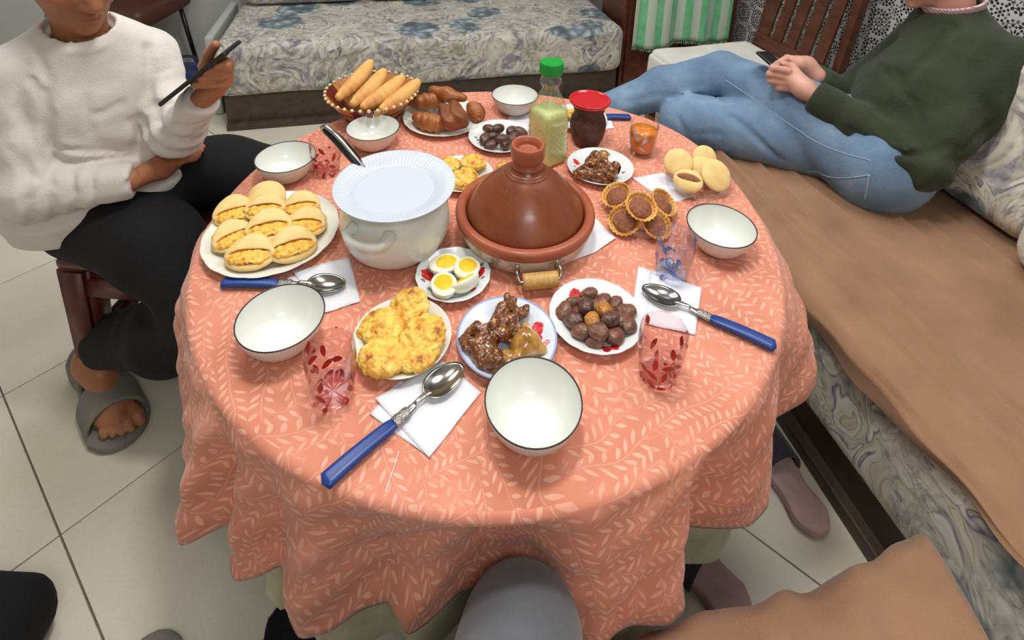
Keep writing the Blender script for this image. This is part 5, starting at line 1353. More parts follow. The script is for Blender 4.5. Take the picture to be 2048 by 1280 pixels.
def rings(P, a, b, n, amp, t0=0.0, t1=1.0, sd=0):
    a = np.asarray(a, float); b = np.asarray(b, float); ab = b - a
    t = ((P[0] - a[0]) * ab[0] + (P[1] - a[1]) * ab[1] + (P[2] - a[2]) * ab[2]) / float(ab @ ab)
    w = np.clip((t - t0) * 8, 0, 1) * np.clip((t1 - t) * 8, 0, 1)
    return amp * w * np.sin(t * 2 * PI * n + 2.2 * wob(P, 18, sd))
def bb(pts, m):
    A = np.array(pts); return A.min(0) - m, A.max(0) + m
A3 = lambda *v: np.array(v, float)

def surf(fn, x, y):
    """point where the line of sight through (x, y) of the photograph meets a garment"""
    d = _ray(x, y); d = d / np.linalg.norm(d); t = .6
    for _ in range(60):
        q_ = CAM + d * t; v = float(fn((np.array([q_[0]]), np.array([q_[1]]), np.array([q_[2]])))[0])
        if v < .0012: return q_
        t += max(v * .7, .001)
        if t > 3: return None
    return q_
def creases(fn, strokes):
    out = []
    for (pts, depth, wd) in strokes:
        P3 = [surf(fn, *p) for p in pts]; P3 = [p for p in P3 if p is not None]
        out += [(a, b, depth, wd) for a, b in zip(P3[:-1], P3[1:]) if np.linalg.norm(a - b) < .16]
    return out
def crease_d(P, cr):
    o = 0
    for (a, b, dp, wd) in cr:
        lo_, hi_ = np.minimum(a, b) - 3 * wd, np.maximum(a, b) + 3 * wd
        q_ = np.maximum(seg_d(P, a, b, 0, 0), 0) / wd
        o = np.maximum(o, dp * np.exp(-q_ ** 2) - dp * .45 * np.exp(-(q_ - 2.1) ** 2))
    return o * 1.35
# --- the boy in white
boy = thing('person', 'person in a white sweatshirt and black trousers sitting on the stool, looking at a phone', 'person', (-0.93, 1.15, 0))
M_SKB = skin('brown_skin', rgb(158, 100, 68), rgb(178, 118, 82))
SR, SL = A3(-.985, 1.045, .845), A3(-.808, 1.185, .835)
ER, WR = A3(-.955, .985, .622), A3(-.792, 1.040, .612)
EL, WL = aty(352, 262, 1.12), aty(402, 200, 1.08)
NK = A3(-.888, 1.112, .905)
HC = A3(-.866, 1.088, 1.052); HB = basis((.80, -.52, -.36)); HS = .95
PL0, PL1 = A3(-.975, 1.12, .52), A3(-.885, 1.20, .52)
hR = [WR, aty(322, 335, 1.10), aty(345, 322, 1.125)]
wL = WL; pL = aty(440, 158, 1.085)
fgB = [((458, 127), (453, 130), (434, 134)), ((457, 134), (444, 136), (412, 142)), ((453, 150), (436, 152), (402, 156)), ((445, 166), (424, 168), (390, 170))]
def boy_body(P):
    d = seg_d(P, A3(-.93, 1.11, .79), A3(-.87, 1.160, .79), .070, .070)
    d = smin(d, seg_d(P, PL0, PL1, .095, .095), .06); d = smin(d, seg_d(P, A3(-.92, 1.15, .55), A3(-.90, 1.14, .78), .070, .070), .04)
    d = smin(d, seg_d(P, NK - A3(0, 0, .06), NK + A3(.01, -.01, .05), .048, .046), .03)
    d = smin(d, chain(P, [SR, ER, WR], [.042, .034, .025]), .02); d = smin(d, chain(P, [SL, EL, WL], [.042, .034, .024]), .02)
    d = smin(d, chain(P, [A3(-.93, 1.12, .49), A3(-.58, .93, .38), A3(-.90, 1.03, .13)], [.075, .045, .032]), .02)
    d = smin(d, chain(P, [A3(-.86, 1.21, .50), A3(-.55, 1.25, .49), A3(-.60, 1.20, .10)], [.07, .045, .032]), .02)
    return d
def boy_head(P):
    d = head_sdf(P, HC, HB, HS)
    return smin(d, seg_d(P, NK - A3(0, 0, .03), NK + A3(.012, -.012, .075), .049, .046), .02)
def boy_handL(P):
    d = chain(P, [wL, aty(424, 176, 1.085), pL], [.021, .024, .024], .012); d = smin(d, seg_d(P, pL, aty(449, 130, 1.085), .022, .018), .012)
    for (b, m, t) in fgB: d = smin(d, chain(P, [aty(*b, 1.080), aty(*m, 1.045), aty(*t, 1.036)], [.0100, .0092, .0080], .003), .004)
    return smin(d, chain(P, [aty(424, 165, 1.095), aty(410, 132, 1.095), aty(418, 108, 1.088), aty(431, 90, 1.078)], [.016, .0125, .0105, .0095], .006), .01)
def boy_handR(P):
    d = chain(P, [WR, hR[1], hR[2]], [.021, .025, .023], .012)
    for k, (dx, dy) in enumerate(((.0, .028), (.012, .012), (.018, -.005), (.016, -.022))):
        b = hR[2] + A3(dx * .4, dy, 0); m = b + A3(.018, .026, .002); t = m + A3(.010, .020, -.010)
        d = smin(d, chain(P, [b, m, t], [.0098, .0088, .0075], .003), .004)
    return smin(d, chain(P, [hR[1] + A3(-.0, .02, .005), hR[1] + A3(.03, .045, .006), hR[1] + A3(.05, .052, .0)], [.013, .011, .009], .005), .01)
AN = at(188, 716, .105); FT = at(238, 846, .030)
fd = (FT - AN); fd[2] = 0; fd /= np.linalg.norm(fd); fs = A3(-fd[1], fd[0], 0)
def boy_foot(P):
    d = chain(P, [AN + A3(.09, -.01, .09), AN, AN - fd * .035 + A3(0, 0, -.055)], [.034, .036, .030], .03)
    d = smin(d, chain(P, [AN + A3(0, 0, -.02), FT - fd * .05 + A3(0, 0, .022), FT + A3(0, 0, .008)], [.036, .030, .022], .02), .03)
    d = smin(d, seg_d(P, FT - fd * .03 + fs * .022 + A3(0, 0, .012), FT - fd * .03 - fs * .022 + A3(0, 0, .012), .020, .020), .02)
    for k, (w, l, r_) in enumerate(((.032, .034, .0125), (.014, .040, .0098), (-.001, .034, .0092), (-.015, .026, .0088), (-.028, .016, .0085))):
        w = w * 1.0
        d = smin(d, chain(P, [FT + fs * w - fd * .008 + A3(0, 0, .010), FT + fs * (w * 1.08) + fd * (l * .6) + A3(0, 0, .012), FT + fs * (w * 1.1) + fd * l + A3(0, 0, .006)], [r_, r_, r_ * .85], .003), .004)
    return d
multi('body', [(boy_body, A3(-1.12, .90, .05), A3(-.48, 1.33, .98), .011), (boy_head, HC - .15, HC + .15, .0040), (boy_handL, *bb([wL, pL, aty(431, 88, 1.08), aty(390, 172, 1.03), aty(470, 120, 1.10)], .035), .0030),
               (boy_handR, *bb(hR + [hR[2] + A3(.05, .05, 0)], .045), .0032), (boy_foot, *bb([AN + A3(.06, 0, .08), AN - fd * .04 - A3(0, 0, .07), FT + fd * .05 + fs * .04, FT + fd * .04 - fs * .04 - A3(0, 0, .01)], .04), .0042)], M_SKB, boy)
def sweat0(P):
    tor = seg_d(P, A3(-.932, 1.090, .790), A3(-.862, 1.152, .785), .096, .096)
    tor = smin(tor, seg_d(P, A3(-.920, 1.075, .70), A3(-.862, 1.125, .69), .088, .088), .06)
    tor = smin(tor, seg_d(P, A3(-.945, 1.095, .575), A3(-.880, 1.155, .575), .108, .104), .07)
    tor = smin(tor, seg_d(P, A3(-.975, 1.085, .515), A3(-.885, 1.165, .52), .122, .112), .05)
    tor = smin(tor, seg_d(P, NK + A3(0, 0, -.01), SR, .062, .058), .05); tor = smin(tor, seg_d(P, NK + A3(0, 0, -.01), SL, .062, .056), .05)
    tor = tor + .0085 * wob(P, 20, 3) + .0030 * wob(P, 55, 4)
    for (ca, cb, am) in ((A3(-.955, 1.000, .80), A3(-.900, .985, .66), .014), (A3(-.800, 1.115, .79), A3(-.790, 1.085, .66), .013), (A3(-.93, .985, .70), A3(-.84, 1.03, .63), .009), (A3(-.80, 1.07, .66), A3(-.87, 1.01, .72), .008)):
        tor = tor + am * np.exp(-(np.maximum(seg_d(P, ca, cb, 0, 0), 0) / .020) ** 2)
    # waist band fold
    zz = P[2] - (.555 + .10 * (P[0] + .92)); tor = tor + .009 * np.exp(-(zz / .010) ** 2) - .006 * np.exp(-((zz + .022) / .014) ** 2)
    tor = smax(tor, -(P[2] - (.470 + .25 * (P[0] + .95) * 0 )), .012)
    aR = smin(seg_d(P, SR, ER, .062, .056), seg_d(P, ER, WR, .058, .040), .03) + rings(P, ER, WR, 4.5, .0035, -.1, .78, 2) + rings(P, SR, ER, 3, .003, .3, 1.1, 5)
    aL = smin(seg_d(P, SL, EL, .060, .052), seg_d(P, EL, WL, .052, .037), .03) + rings(P, EL, WL, 3.5, .0040, -.3, .8, 7) + rings(P, SL, EL, 3, .003, .3, 1.1, 8)
    for (E_, W_) in ((ER, WR), (EL, WL)):
        ab = (W_ - E_) / np.linalg.norm(W_ - E_); t = (P[0] - W_[0]) * ab[0] + (P[1] - W_[1]) * ab[1] + (P[2] - W_[2]) * ab[2]
        if E_ is ER: aR = smax(aR, t - .004, .006)
        else: aL = smax(aL, t - .004, .006)
    d = smin(smin(tor, aR, .008), aL, .008)
    # ribbed neck opening
    nd = seg_d(P, NK + A3(-.004, .004, -.02), NK + A3(.03, -.03, .12), .056, .068)
    d = smax(d, -nd, .006); Q = to_local(P, NK + A3(.008, -.008, .006), basis((.12, -.12, 1.0), (1, 1, 0)))
    tor_ = np.sqrt((np.sqrt(Q[1] ** 2 + Q[2] ** 2) - .062) ** 2 + (Q[0]) ** 2) - .010
    return smin(d, tor_, .006)
SWC = creases(sweat0, [([(88, 185), (93, 240), (100, 292)], .012, .011), ([(296, 95), (300, 160), (291, 215)], .012, .010), ([(102, 292), (180, 304), (250, 300), (312, 287)], .008, .008), ([(110, 312), (190, 322), (280, 310)], .005, .007),
    ([(104, 238), (86, 190), (60, 160)], .007, .009), ([(30, 215), (62, 262), (92, 330)], .006, .010), ([(20, 300), (60, 350), (108, 372)], .006, .009), ([(122, 325), (146, 352), (150, 390)], .006, .007), ([(160, 322), (182, 350), (184, 385)], .005, .007), ([(104, 330), (86, 372), (60, 400)], .005, .008), ([(258, 318), (268, 345), (255, 368)], .004, .006),
    ([(300, 212), (345, 206)], .007, .007), ([(312, 240), (360, 252), (408, 246)], .006, .007), ([(318, 268), (362, 282), (392, 268)], .005, .007), ([(305, 150), (340, 138)], .004, .008),
    ([(72, 90), (92, 150), (104, 200)], .004, .010), ([(178, 232), (210, 226), (242, 206)], .005, .009), ([(172, 195), (176, 240), (182, 268)], .004, .009), ([(262, 240), (282, 268), (306, 282)], .005, .008), ([(50, 130), (30, 170), (10, 200)], .004, .010)])
def sweat(P): return sweat0(P) + crease_d(P, SWC)
M_SWB = mat_fabric('white_sweatshirt', rgb(214, 206, 200), rgb(226, 219, 212), 9, .30, .95, 26.0, .3)
multi('sweatshirt', [(sweat, A3(-1.12, .88, .43), A3(-.60, 1.30, .98), .0062)], M_SWB, boy)
def trou(P):
    d = seg_d(P, A3(-.965, 1.13, .505), A3(-.875, 1.205, .505), .118, .112)
    d = smin(d, chain(P, [A3(-.935, 1.10, .480), A3(-.75, 1.015, .465), A3(-.58, .93, .385)], [.105, .092, .072], .03), .05)
    d = smin(d, chain(P, [A3(-.58, .935, .385), A3(-.72, .965, .275), AN + A3(.045, 0, .055)], [.074, .080, .060], .03), .03)
    d = smin(d, chain(P, [A3(-.86, 1.21, .500), A3(-.70, 1.235, .505), A3(-.545, 1.25, .485)], [.098, .082, .066], .03), .04)
    d = smin(d, chain(P, [A3(-.545, 1.25, .485), A3(-.58, 1.22, .14)], [.066, .050], .03), .03)
    d = d + .005 * wob(P, 20, 9) + .002 * wob(P, 60, 10)
    ax = AN + A3(.045, 0, .055) - A3(-.72, .965, .275); ax /= np.linalg.norm(ax); e = AN + A3(.022, 0, .035)
    cut = (P[0] - e[0]) * ax[0] + (P[1] - e[1]) * ax[1] + (P[2] - e[2]) * ax[2]
    return np.maximum(d, np.where((P[0] < -.78) & (P[2] < .30), cut, -1))
M_BLK = mat_fabric('black_jersey', rgb(5, 5, 7), rgb(11, 10, 13), 30, .4, .95, 20.0, .0)
multi('trousers', [(trou, A3(-1.12, .84, .05), A3(-.44, 1.36, .66), .0085)], M_BLK, boy, 'black jogging trousers')
def hairb(P):
    Q = to_local(P, HC, HB, HS)
    d = ell_d(Q, (-.020, 0, .038), (.104, .084, .098)) + .003 * wob(Q, 90, 3)
    return smax(d, -np.minimum(ell_d(Q, (.10, 0, -.02), (.085, .070, .080)), np.maximum(ell_d(Q, (.03, 0, -.085), (.12, .10, .075)), -1)), .01) * HS
multi('hair', [(hairb, HC - .17, HC + .17, .0055)], plain('black_hair', rgb(24, 18, 16), .6, .2, 160, .6, 300), boy)
def eyes(root, HC_, HB_, s):
    for y in (-1, 1):
        c = HC_ + (HB_[0] * .0855 + HB_[1] * .032 * y + HB_[2] * .0125) * s
        V, F = lathe([(0, -.0095), (.006, -.0075), (.0095, 0), (.006, .0075), (0, .0095)], 16)
        V2 = np.array(V) * s; ey_ = part('eye', (V2 + c, F), plain('eye_white', rgb(206, 198, 188), .2, .02, 20), root, True, world=True)
        c2 = c + (HB_[0] * .0052 - HB_[2] * .0022) * s - np.array(root.location)
        part('iris', (np.array(V) * s * .56 + c2, F), plain('dark_brown_iris', rgb(38, 24, 16), .15, .05, 40), ey_, True)
eyes(boy, HC, HB, HS)

def phone(label, a, b, wdir, Wd=.070, th=.0085):
    a = np.array(a); b = np.array(b); ax = b - a; L_ = np.linalg.norm(ax); ax /= L_
    w = np.array(wdir, float); w -= ax * (w @ ax); w /= np.linalg.norm(w); n = np.cross(ax, w); c = (a + b) / 2
    r = thing('phone', label, 'phone', tuple(c))
    def tr_(VF): V = np.array(VF[0]); return V[:, :1] * ax + V[:, 1:2] * w + V[:, 2:] * n, VF[1]
    part('phone_body', tr_(box(-L_ / 2, L_ / 2, -Wd / 2, Wd / 2, -th / 2, th / 2, .003)), M_BLACKP, r)
    part('screen', tr_(box(-L_ / 2 + .004, L_ / 2 - .004, -Wd / 2 + .003, Wd / 2 - .003, th / 2, th / 2 + .0006, .0002)), plain('dark_screen_glass', rgb(18, 20, 26), .08, .02, 10), r)
    part('camera_bump', tr_(box(L_ / 2 - .035, L_ / 2 - .012, -Wd / 2 + .008, -Wd / 2 + .030, -th / 2 - .0015, -th / 2, .0006)), M_BLACKP, r)
    return r
phone('black phone held upright in the hand of the person in white', aty(337, 196, 1.058), aty(466, 94, 1.058), _ray(400, 140))

def clog(label, name, toe, heel, mat, closed=True, strap=None, h=.0048, Wd=.046, group=None, foot_gap=True, cat='slipper'):
    toe = np.array([*toe, 0.0]); heel = np.array([*heel, 0.0]); L_ = np.linalg.norm(toe - heel); f = (toe - heel) / L_; s_ = A3(-f[1], f[0], 0)
    r = thing(name, label, cat, tuple((toe + heel) / 2), math.atan2(f[1], f[0]), group)
    def fp(P, g=0.0):   # footprint distance, local coordinates, x along the foot
        return smin(np.sqrt((P[0] + L_ / 2 - Wd * .80) ** 2 + P[1] ** 2) - (Wd * .80 + g), smin(np.sqrt((P[0] - L_ / 2 + Wd * 1.05) ** 2 + (P[1]) ** 2) - (Wd * 1.05 + g), np.maximum(np.abs(P[0]) - (L_ / 2 - Wd), np.abs(P[1]) - Wd * (.84 + .5 * (P[0] / L_)) - g), .02), .03)
    sole = lambda P: smax(fp(P), np.abs(P[2] - .013) - .012, .006)
    part('sole', sdf(sole, (-L_ / 2 - .02, -Wd - .03, -.006), (L_ / 2 + .02, Wd + .03, .032), h), mat, r)
    return r, f, s_, L_, Wd, fp
M_GREYR = plain('grey_rubber', rgb(128, 124, 116), 0.85, .05, 60, .2, 200)
r, f_, s_, L_, Wd, fp = clog('grey rubber slide on the foot of the person in white', 'slipper', (FT + fd * .050)[:2], (AN - fd * .115)[:2], M_GREYR, Wd=.056)
def upper(P):
    dome = np.sqrt(((P[1]) / 1.0) ** 2 + ((P[2] - .012) / 1.2) ** 2) - .059
    sh = np.abs(dome) - .0045
    band = np.maximum(P[0] - .098 - .10 * P[1], -.005 - P[0] + .2 * np.abs(P[1]))
    sh = smax(sh, np.maximum(band, .004 - P[2]), .006)
    rim = np.abs(fp(P, -.004)) - .006; rim = smax(rim, np.maximum(P[2] - (.062 - .16 * (P[0] + .10)), np.maximum(.006 - P[2], P[0] - .05)), .008)
    return smin(sh, rim, .008)
part('upper', sdf(upper, (-L_ / 2 - .02, -.08, -.002), (L_ / 2 + .02, .08, .10), .0045), M_GREYR, r)

M_MAUVE = plain('mauve_insole', rgb(186, 152, 150), 0.8, .12, 24, .3, 90)
M_DSTRAP = mat_fabric('dark_strap_fabric', rgb(34, 28, 36), rgb(62, 52, 62), 60, .5)
def mule(label, toe, heel):
    r, f, s_, L_, Wd, fp = clog(label, 'slipper', toe, heel, M_MAUVE, Wd=.043, group='mauve slippers by the bench')
    def strap(P):
        dome = np.abs(np.sqrt(P[1] ** 2 + ((P[2] - .010) / 1.15) ** 2) - .046) - .0035
        return smax(dome, np.maximum(np.maximum(P[0] - L_ * .40, L_ * .02 - P[0]), .008 - P[2]), .004)
    part('strap', sdf(strap, (-.02, -.065, 0), (L_ / 2 + .01, .065, .085), .0045), M_DSTRAP, r, label='dark fabric strap')
    return r
mule('mauve slipper lying between the tablecloth and the right bench', at(1500, 860, 0)[:2], at(1648, 1066, .02)[:2])
mule('mauve slipper with a dark strap under the lowest right corner of the tablecloth', at(1362, 1100, 0)[:2] + (-.02, .02), at(1500, 1240, .02)[:2])
clog('grey slipper tip at the bottom edge of the view, left of the table', 'slipper', at(330, 1258, .02)[:2], at(330, 1258, .02)[:2] + (.02, -.26), M_GREYR, Wd=.050)
clog('black shoe in shadow under the front left of the tablecloth', 'shoe', at(575, 1200, .02)[:2] + (.03, .02), at(575, 1200, .02)[:2] + (.04, -.24), M_BLK, Wd=.050, cat='shoe')
bk_ = thing('bag', 'black bag on the floor at the bottom left corner', 'bag', (*at(30, 1290, 0)[:2], 0))
V, F = soft_box(.22, .26, .12, .05, .012, .008, 14, 61); part('bag_body', (V + (-.15, -.20, .01), F), M_BLK, bk_)
part('handle', tube([(-.08, -.1, .12), (-.06, -.1, .19), (.0, -.1, .19), (.03, -.1, .12)], .008, 8, 6), M_BLK, bk_)

# --- the person in green
man = thing('person', 'person in a green sweater and light jeans reclining on the right bench with a phone', 'person', (1.0, 1.42, 0.42))
M_SKM = skin('light_skin', rgb(206, 150, 130), rgb(222, 170, 150))
HIP = A3(1.015, 1.40, .525); MSN, MSF = A3(1.245, 1.385, .800), A3(1.215, 1.620, .770); MNK = A3(1.205, 1.520, .895)
MEN, MWN = aty(1838, 318, 1.29), aty(1625, 190, 1.465)
MEF, MWF = A3(1.03, 1.615, .575), aty(1634, 152, 1.58)
KN, AKN = A3(.690, 1.735, .598), A3(.315, 1.700, .470)
K2, AK2 = A3(.555, 1.625, .485), A3(.500, 1.60, .07)
MH = A3(1.115, 1.535, 1.035); MB = basis((-.80, .05, -.48)); MS = 1.0
def man_body(P):
    d = chain(P, [HIP, A3(1.13, 1.46, .70), MNK], [.10, .085, .05], .03); d = smin(d, seg_d(P, MSN, MSF, .05, .05), .05)
    d = smin(d, chain(P, [MSN, MEN, MWN], [.045, .036, .027]), .02); d = smin(d, chain(P, [MSF, MEF, MWF], [.045, .036, .027]), .02)
    d = smin(d, chain(P, [HIP + A3(0, -.03, 0), KN, AKN], [.09, .05, .035]), .02); d = smin(d, chain(P, [HIP + A3(0, .04, -.02), K2, AK2], [.09, .05, .035]), .02)
    d = smin(d, chain(P, [AKN, AKN + A3(-.05, .02, -.03), AKN + A3(-.12, .10, -.10)], [.036, .034, .024], .02), .02)
    return smin(d, chain(P, [AK2, AK2 + A3(-.03, .02, -.035), AK2 + A3(-.13, .07, -.045)], [.036, .032, .022], .02), .02)
def man_head(P):
    return smin(head_sdf(P, MH, MB, MS), seg_d(P, MNK - A3(0, 0, .02), MNK + A3(-.03, .0, .08), .058, .054), .02)
def man_hands(P):
    d = chain(P, [MWN, aty(1606, 176, 1.485), aty(1585, 160, 1.505)], [.026, .029, .027], .014)
    for b, m, t in (((1575, 142), (1546, 136), (1556, 126)), ((1570, 154), (1540, 148), (1548, 138)), ((1572, 166), (1542, 161), (1548, 150)), ((1580, 176), (1556, 174), (1558, 164))):
        d = smin(d, chain(P, [aty(*b, 1.505), aty(*m, 1.505), aty(*t, 1.555)], [.0125, .0108, .0090], .004), .006)
    d = smin(d, chain(P, [aty(1600, 158, 1.50), aty(1585, 134, 1.53), aty(1568, 128, 1.56)], [.016, .0125, .0100], .006), .01)
    e = chain(P, [MWF, aty(1612, 132, 1.60), aty(1598, 128, 1.59)], [.026, .028, .025], .014)
    for b, m, t in (((1592, 120), (1574, 116), (1560, 124)), ((1590, 128), (1570, 128), (1556, 134)), ((1592, 138), (1572, 140), (1560, 144)), ((1598, 146), (1580, 150), (1568, 152))):
        e = smin(e, chain(P, [aty(*b, 1.60), aty(*m, 1.61), aty(*t, 1.585)], [.0125, .0105, .0090], .004), .006)
    return np.minimum(d, e)
multi('body', [(man_body, A3(.15, 1.20, .0), A3(1.36, 1.85, 1.0), .014), (man_head, MH - .16, MH + .16, .0045), (man_hands, *bb([MWN, MWF, aty(1545, 120, 1.5), aty(1545, 120, 1.62), aty(1560, 176, 1.5)], .05), .0036)], M_SKM, man)
def swm0(P):
    d = chain(P, [HIP + A3(.035, .0, .01), A3(1.115, 1.44, .66), A3(1.185, 1.475, .77)], [.136, .132, .118], .05)
    d = smin(d, seg_d(P, A3(1.165, 1.37, .68), A3(1.13, 1.53, .65), .10, .10), .06)
    d = smin(d, seg_d(P, MSN, MNK, .075, .065), .06); d = smin(d, seg_d(P, MSF, MNK, .075, .065), .06)
    d = d + .011 * wob(P, 14, 21) + .004 * wob(P, 40, 22) + .006 * wob((P[0] * .5 + P[2] * .4, P[1], P[2] * 1.3 - P[0] * .6), 30, 23)
    ah = A3(-.62, -.05, -.45); ah /= np.linalg.norm(ah); q0 = A3(.960, 1.385, .47); d = smax(d, (P[0] - q0[0]) * ah[0] + (P[1] - q0[1]) * ah[1] + (P[2] - q0[2]) * ah[2], .02)
    an = smin(seg_d(P, MSN, MEN, .084, .074), seg_d(P, MEN, MWN, .074, .044), .03) + rings(P, MEN, MWN, 3, .006, -.2, .8, 5) + rings(P, MSN, MEN, 2.5, .006, .3, 1.1, 6)
    af = smin(seg_d(P, MSF, MEF, .070, .058), seg_d(P, MEF, MWF, .056, .038), .03)
    for i, (E_, W_) in enumerate(((MEN, MWN), (MEF, MWF))):
        ab = (W_ - E_) / np.linalg.norm(W_ - E_); t = (P[0] - W_[0]) * ab[0] + (P[1] - W_[1]) * ab[1] + (P[2] - W_[2]) * ab[2]
        if i == 0: an = smax(an, t, .008)
        else: af = smax(af, t, .008)
    d = smin(smin(d, an, .007), af, .007)
    return smax(d, -seg_d(P, MNK + A3(0, 0, -.01), MNK + A3(-.05, 0, .12), .060, .080), .008)
SMC = creases(swm0, [([(1905, 55), (1872, 100), (1838, 130), (1800, 172)], .016, .013), ([(1752, 105), (1785, 140), (1812, 172)], .012, .011), ([(1760, 128), (1792, 168), (1826, 205)], .010, .010), ([(1700, 175), (1745, 235), (1800, 290)], .006, .012),
    ([(1700, 262), (1755, 300), (1840, 312), (1900, 290)], .012, .011), ([(1740, 300), (1775, 345), (1800, 385)], .010, .010), ([(1930, 300), (1980, 250), (2035, 215)], .010, .013), ([(1672, 160), (1720, 178)], .005, .009), ([(1826, 205), (1845, 240)], .007, .009)])
def swm(P): return swm0(P) + crease_d(P, SMC)
M_GRN = mat_fabric('dark_green_knit', rgb(38, 46, 29), rgb(56, 64, 42), 8, .6, .95, 18.0, .08)
multi('sweater', [(swm, A3(.78, 1.14, .40), A3(1.38, 1.86, .99), .0080)], M_GRN, man, 'dark green knitted sweater')
def jeans0(P):
    d = seg_d(P, HIP + A3(.0, -.02, -.015), HIP + A3(.0, .09, -.015), .135, .130)
    d = smin(d, chain(P, [HIP + A3(-.02, -.035, -.01), A3(.86, 1.55, .560), KN], [.128, .100, .070], .03), .04)
    sh = chain(P, [KN, A3(.50, 1.715, .545), AKN], [.071, .066, .050], .03)
    d = smin(d, sh, .012)
    e = chain(P, [HIP + A3(0, .06, -.03), K2], [.115, .078], .03); e = smin(e, chain(P, [K2, AK2], [.078, .055], .03), .02)
    kk = np.clip(1 - np.sqrt((P[0] - KN[0]) ** 2 + (P[1] - KN[1]) ** 2 + (P[2] - KN[2]) ** 2) / .16, 0, 1)
    hh = np.clip(1 - np.sqrt((P[0] - HIP[0] + .06) ** 2 + (P[1] - HIP[1]) ** 2 + (P[2] - HIP[2]) ** 2) / .2, 0, 1)
    d = smin(d, e, .010) + .0035 * wob(P, 22, 31) + .004 * kk * wob(P, 80, 32) + .004 * hh * wob(P, 60, 33)
    return smax(d, -(P[2] - .395) * np.where(P[0] > .66, 1, 0) - np.where(P[0] > .66, 0, 1), .01)
JC = creases(jeans0, [([(1462, 232), (1500, 262), (1560, 320), (1640, 372)], .012, .009), ([(1402, 170), (1398, 200), (1425, 222)], .006, .008), ([(1345, 195), (1420, 190), (1455, 205)], .012, .008), ([(1355, 232), (1372, 268), (1385, 300)], .006, .008),
    ([(1388, 268), (1440, 268)], .005, .007), ([(1380, 200), (1320, 190), (1250, 205)], .004, .010), ([(1690, 232), (1668, 260)], .005, .006), ([(1712, 250), (1690, 278)], .005, .006), ([(1734, 262), (1712, 290)], .005, .006), ([(1752, 285), (1730, 312)], .004, .006)])
def jeans(P): return jeans0(P) + crease_d(P, JC)
def mat_denim():
    s = SN('light_blue_denim'); co = s.coord('Object')
    c = s.ramp(s.noise(co, 7.0, 4, .6), [(.3, rgb(92, 118, 146)), (.55, rgb(124, 152, 180)), (.8, rgb(154, 180, 204))])
    c = s.mix(s.math('MULTIPLY', s.noise(co, 300.0, 2), .25), c, rgb(64, 92, 124))
    return s.done(s.bsdf(c, .9, s.bump(s.math('ADD', s.noise(co, 500.0, 1), s.math('MULTIPLY', s.noise(co, 26.0, 3), 3.0)), .35, .003), Sheen_Weight=.1))
M_DEN = mat_denim()
multi('jeans', [(jeans, A3(.20, 1.20, .02), A3(1.20, 1.86, .72), .0085)], M_DEN, man, 'light blue denim jeans')
def seam_on(fn, pts, r0=.0016, lift=.0):
    """project a polyline onto the garment surface"""
    out = []
    for p in smooth3(pts, 10):
        p = np.array(p, float)
        for _ in range(12):
            e = .003; G = lambda q: float(fn((np.array([q[0]]), np.array([q[1]]), np.array([q[2]])))[0])
            v = G(p); g = A3(G(p + A3(e, 0, 0)) - v, G(p + A3(0, e, 0)) - v, G(p + A3(0, 0, e)) - v); g /= np.linalg.norm(g) + 1e-9; p = p - g * (v - lift) * .9
        out.append(p)
    return tube(out, r0, 6, 0)
M_SEAM = plain('pale_denim_seam', rgb(150, 170, 190), .9, .1, 100)
s1 = seam_on(jeans, [surf(jeans, *p) for p in ((1450, 160), (1540, 222), (1640, 288), (1742, 322))])
s2 = seam_on(jeans, [surf(jeans, *p) for p in ((1612, 346), (1670, 356), (1738, 350))], .0018)
s3 = seam_on(jeans, [surf(jeans, *p) for p in ((1738, 350), (1734, 378), (1730, 398))], .0030)
o = part('seam', join(s1, s2, s3), M_SEAM, man, True, world=True, label='pale stitched seams and pocket edge')
def hairm(P):
    Q = to_local(P, MH, MB, MS); d = ell_d(Q, (-.020, 0, .036), (.104, .084, .098)) + .003 * wob(Q, 90, 3)
    return smax(d, -np.minimum(ell_d(Q, (.10, 0, -.02), (.085, .070, .080)), ell_d(Q, (.03, 0, -.085), (.12, .10, .075))), .01)
multi('hair', [(hairm, MH - .17, MH + .17, .0060)], plain('black_hair', rgb(24, 18, 16)), man); eyes(man, MH, MB, MS)
def mat_gingham():
    s = SN('red_white_check'); x, y, z = s.sep(s.coord('Object'))
    st_ = lambda v, f: s.math('GREATER_THAN', s.math('SINE', s.math('MULTIPLY', v, f)), 0.2)
    m = s.math('MULTIPLY', s.math('ADD', st_(s.math('ADD', x, z), 900.0), st_(s.math('SUBTRACT', y, z), 900.0)), 0.45)
    return s.done(s.bsdf(s.mix(m, rgb(230, 214, 214), rgb(150, 34, 60)), .8))
def collar(P):
    Q = to_local(P, MNK + A3(-.004, 0, .020), basis((-.30, 0, 1.0), (0, 1, 0)))
    return np.sqrt((np.sqrt(Q[1] ** 2 + Q[2] ** 2) - .068 - .25 * Q[0]) ** 2 + np.maximum(np.abs(Q[0]) - .016, 0) ** 2) - .0045
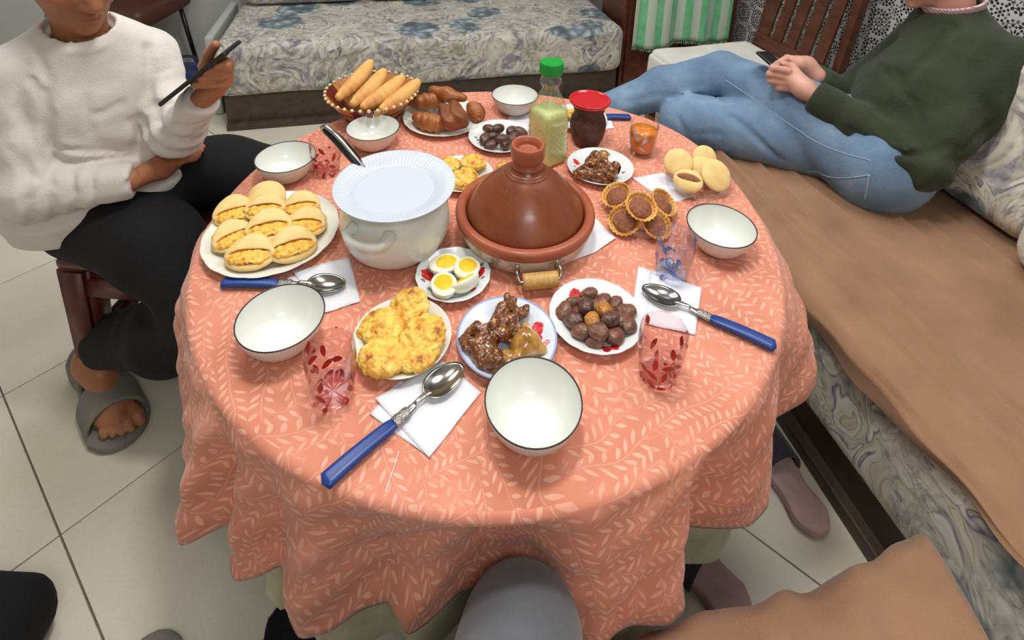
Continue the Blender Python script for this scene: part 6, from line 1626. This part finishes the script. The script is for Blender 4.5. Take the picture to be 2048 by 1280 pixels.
multi('shirt_collar', [(collar, MNK - .12, MNK + .12, .0038)], mat_gingham(), man, 'pink and white checked shirt collar')
phone('black phone held in both hands by the person in the green sweater', aty(1568, 142, 1.56), aty(1524, 104, 1.63), _ray(1550, 130) * 1.0 + A3(.10, -.05, .35), .066)

# --- the photographer's knee
me_ = thing('person', 'knee and leg in dark grey trousers reaching in at the bottom centre', 'person', (0.0, 0.05, 0.42))
KP = A3(.034, .402, .462)
def legp(P):
    d = chain(P, [A3(-.10, -.12, .52), A3(-.03, .15, .52), KP], [.13, .105, .066], .04)
    d = smin(d, chain(P, [KP, A3(-.02, .40, .25), A3(-.02, .38, .09)], [.062, .055, .045], .03), .03)
    d = smin(d, chain(P, [A3(-.12, -.12, .52), A3(-.26, .10, .50), A3(-.34, .22, .47)], [.13, .10, .065], .04), .04)
    d = smin(d, chain(P, [A3(-.34, .22, .47), A3(-.36, .24, .09)], [.062, .045], .03), .03)
    d = smin(d, chain(P, [A3(-.10, -.16, .55), A3(-.10, -.20, .78)], [.15, .13], .03), .05)
    return d + .003 * wob(P, 22, 41)
M_GREYT = mat_fabric('dark_grey_trousers', rgb(84, 86, 90), rgb(98, 100, 104), 12, .3, .95, 20.0, .2)
multi('trousers', [(legp, A3(-.45, -.40, .03), A3(.12, .50, .92), .0085)], M_GREYT, me_)
def legb(P):
    d = chain(P, [A3(-.10, -.12, .52), KP, A3(-.02, .38, .09), A3(-.02, .46, .04)], [.06, .05, .036, .03], .03)
    return smin(d, chain(P, [A3(-.12, -.12, .52), A3(-.34, .22, .47), A3(-.36, .24, .09), A3(-.37, .33, .04)], [.06, .05, .036, .03], .03), .03)
multi('body', [(legb, A3(-.45, -.22, .0), A3(.10, .52, .62), .012)], M_SKM, me_)

# a stray white thread on the cloth
tp = [at(798, 902, ZT + .0015), at(786, 940, ZT + .0012), at(770, 984, ZT + .0012)]
o = link('thread', newmesh('thread', *tube([tuple(q_ - tp[0]) for q_ in tp], .0006, 6, 5), M_NAP), None, tuple(tp[0]))
tag(o, 'stray white thread on the tablecloth beside the handle of the near spoon', 'thread')
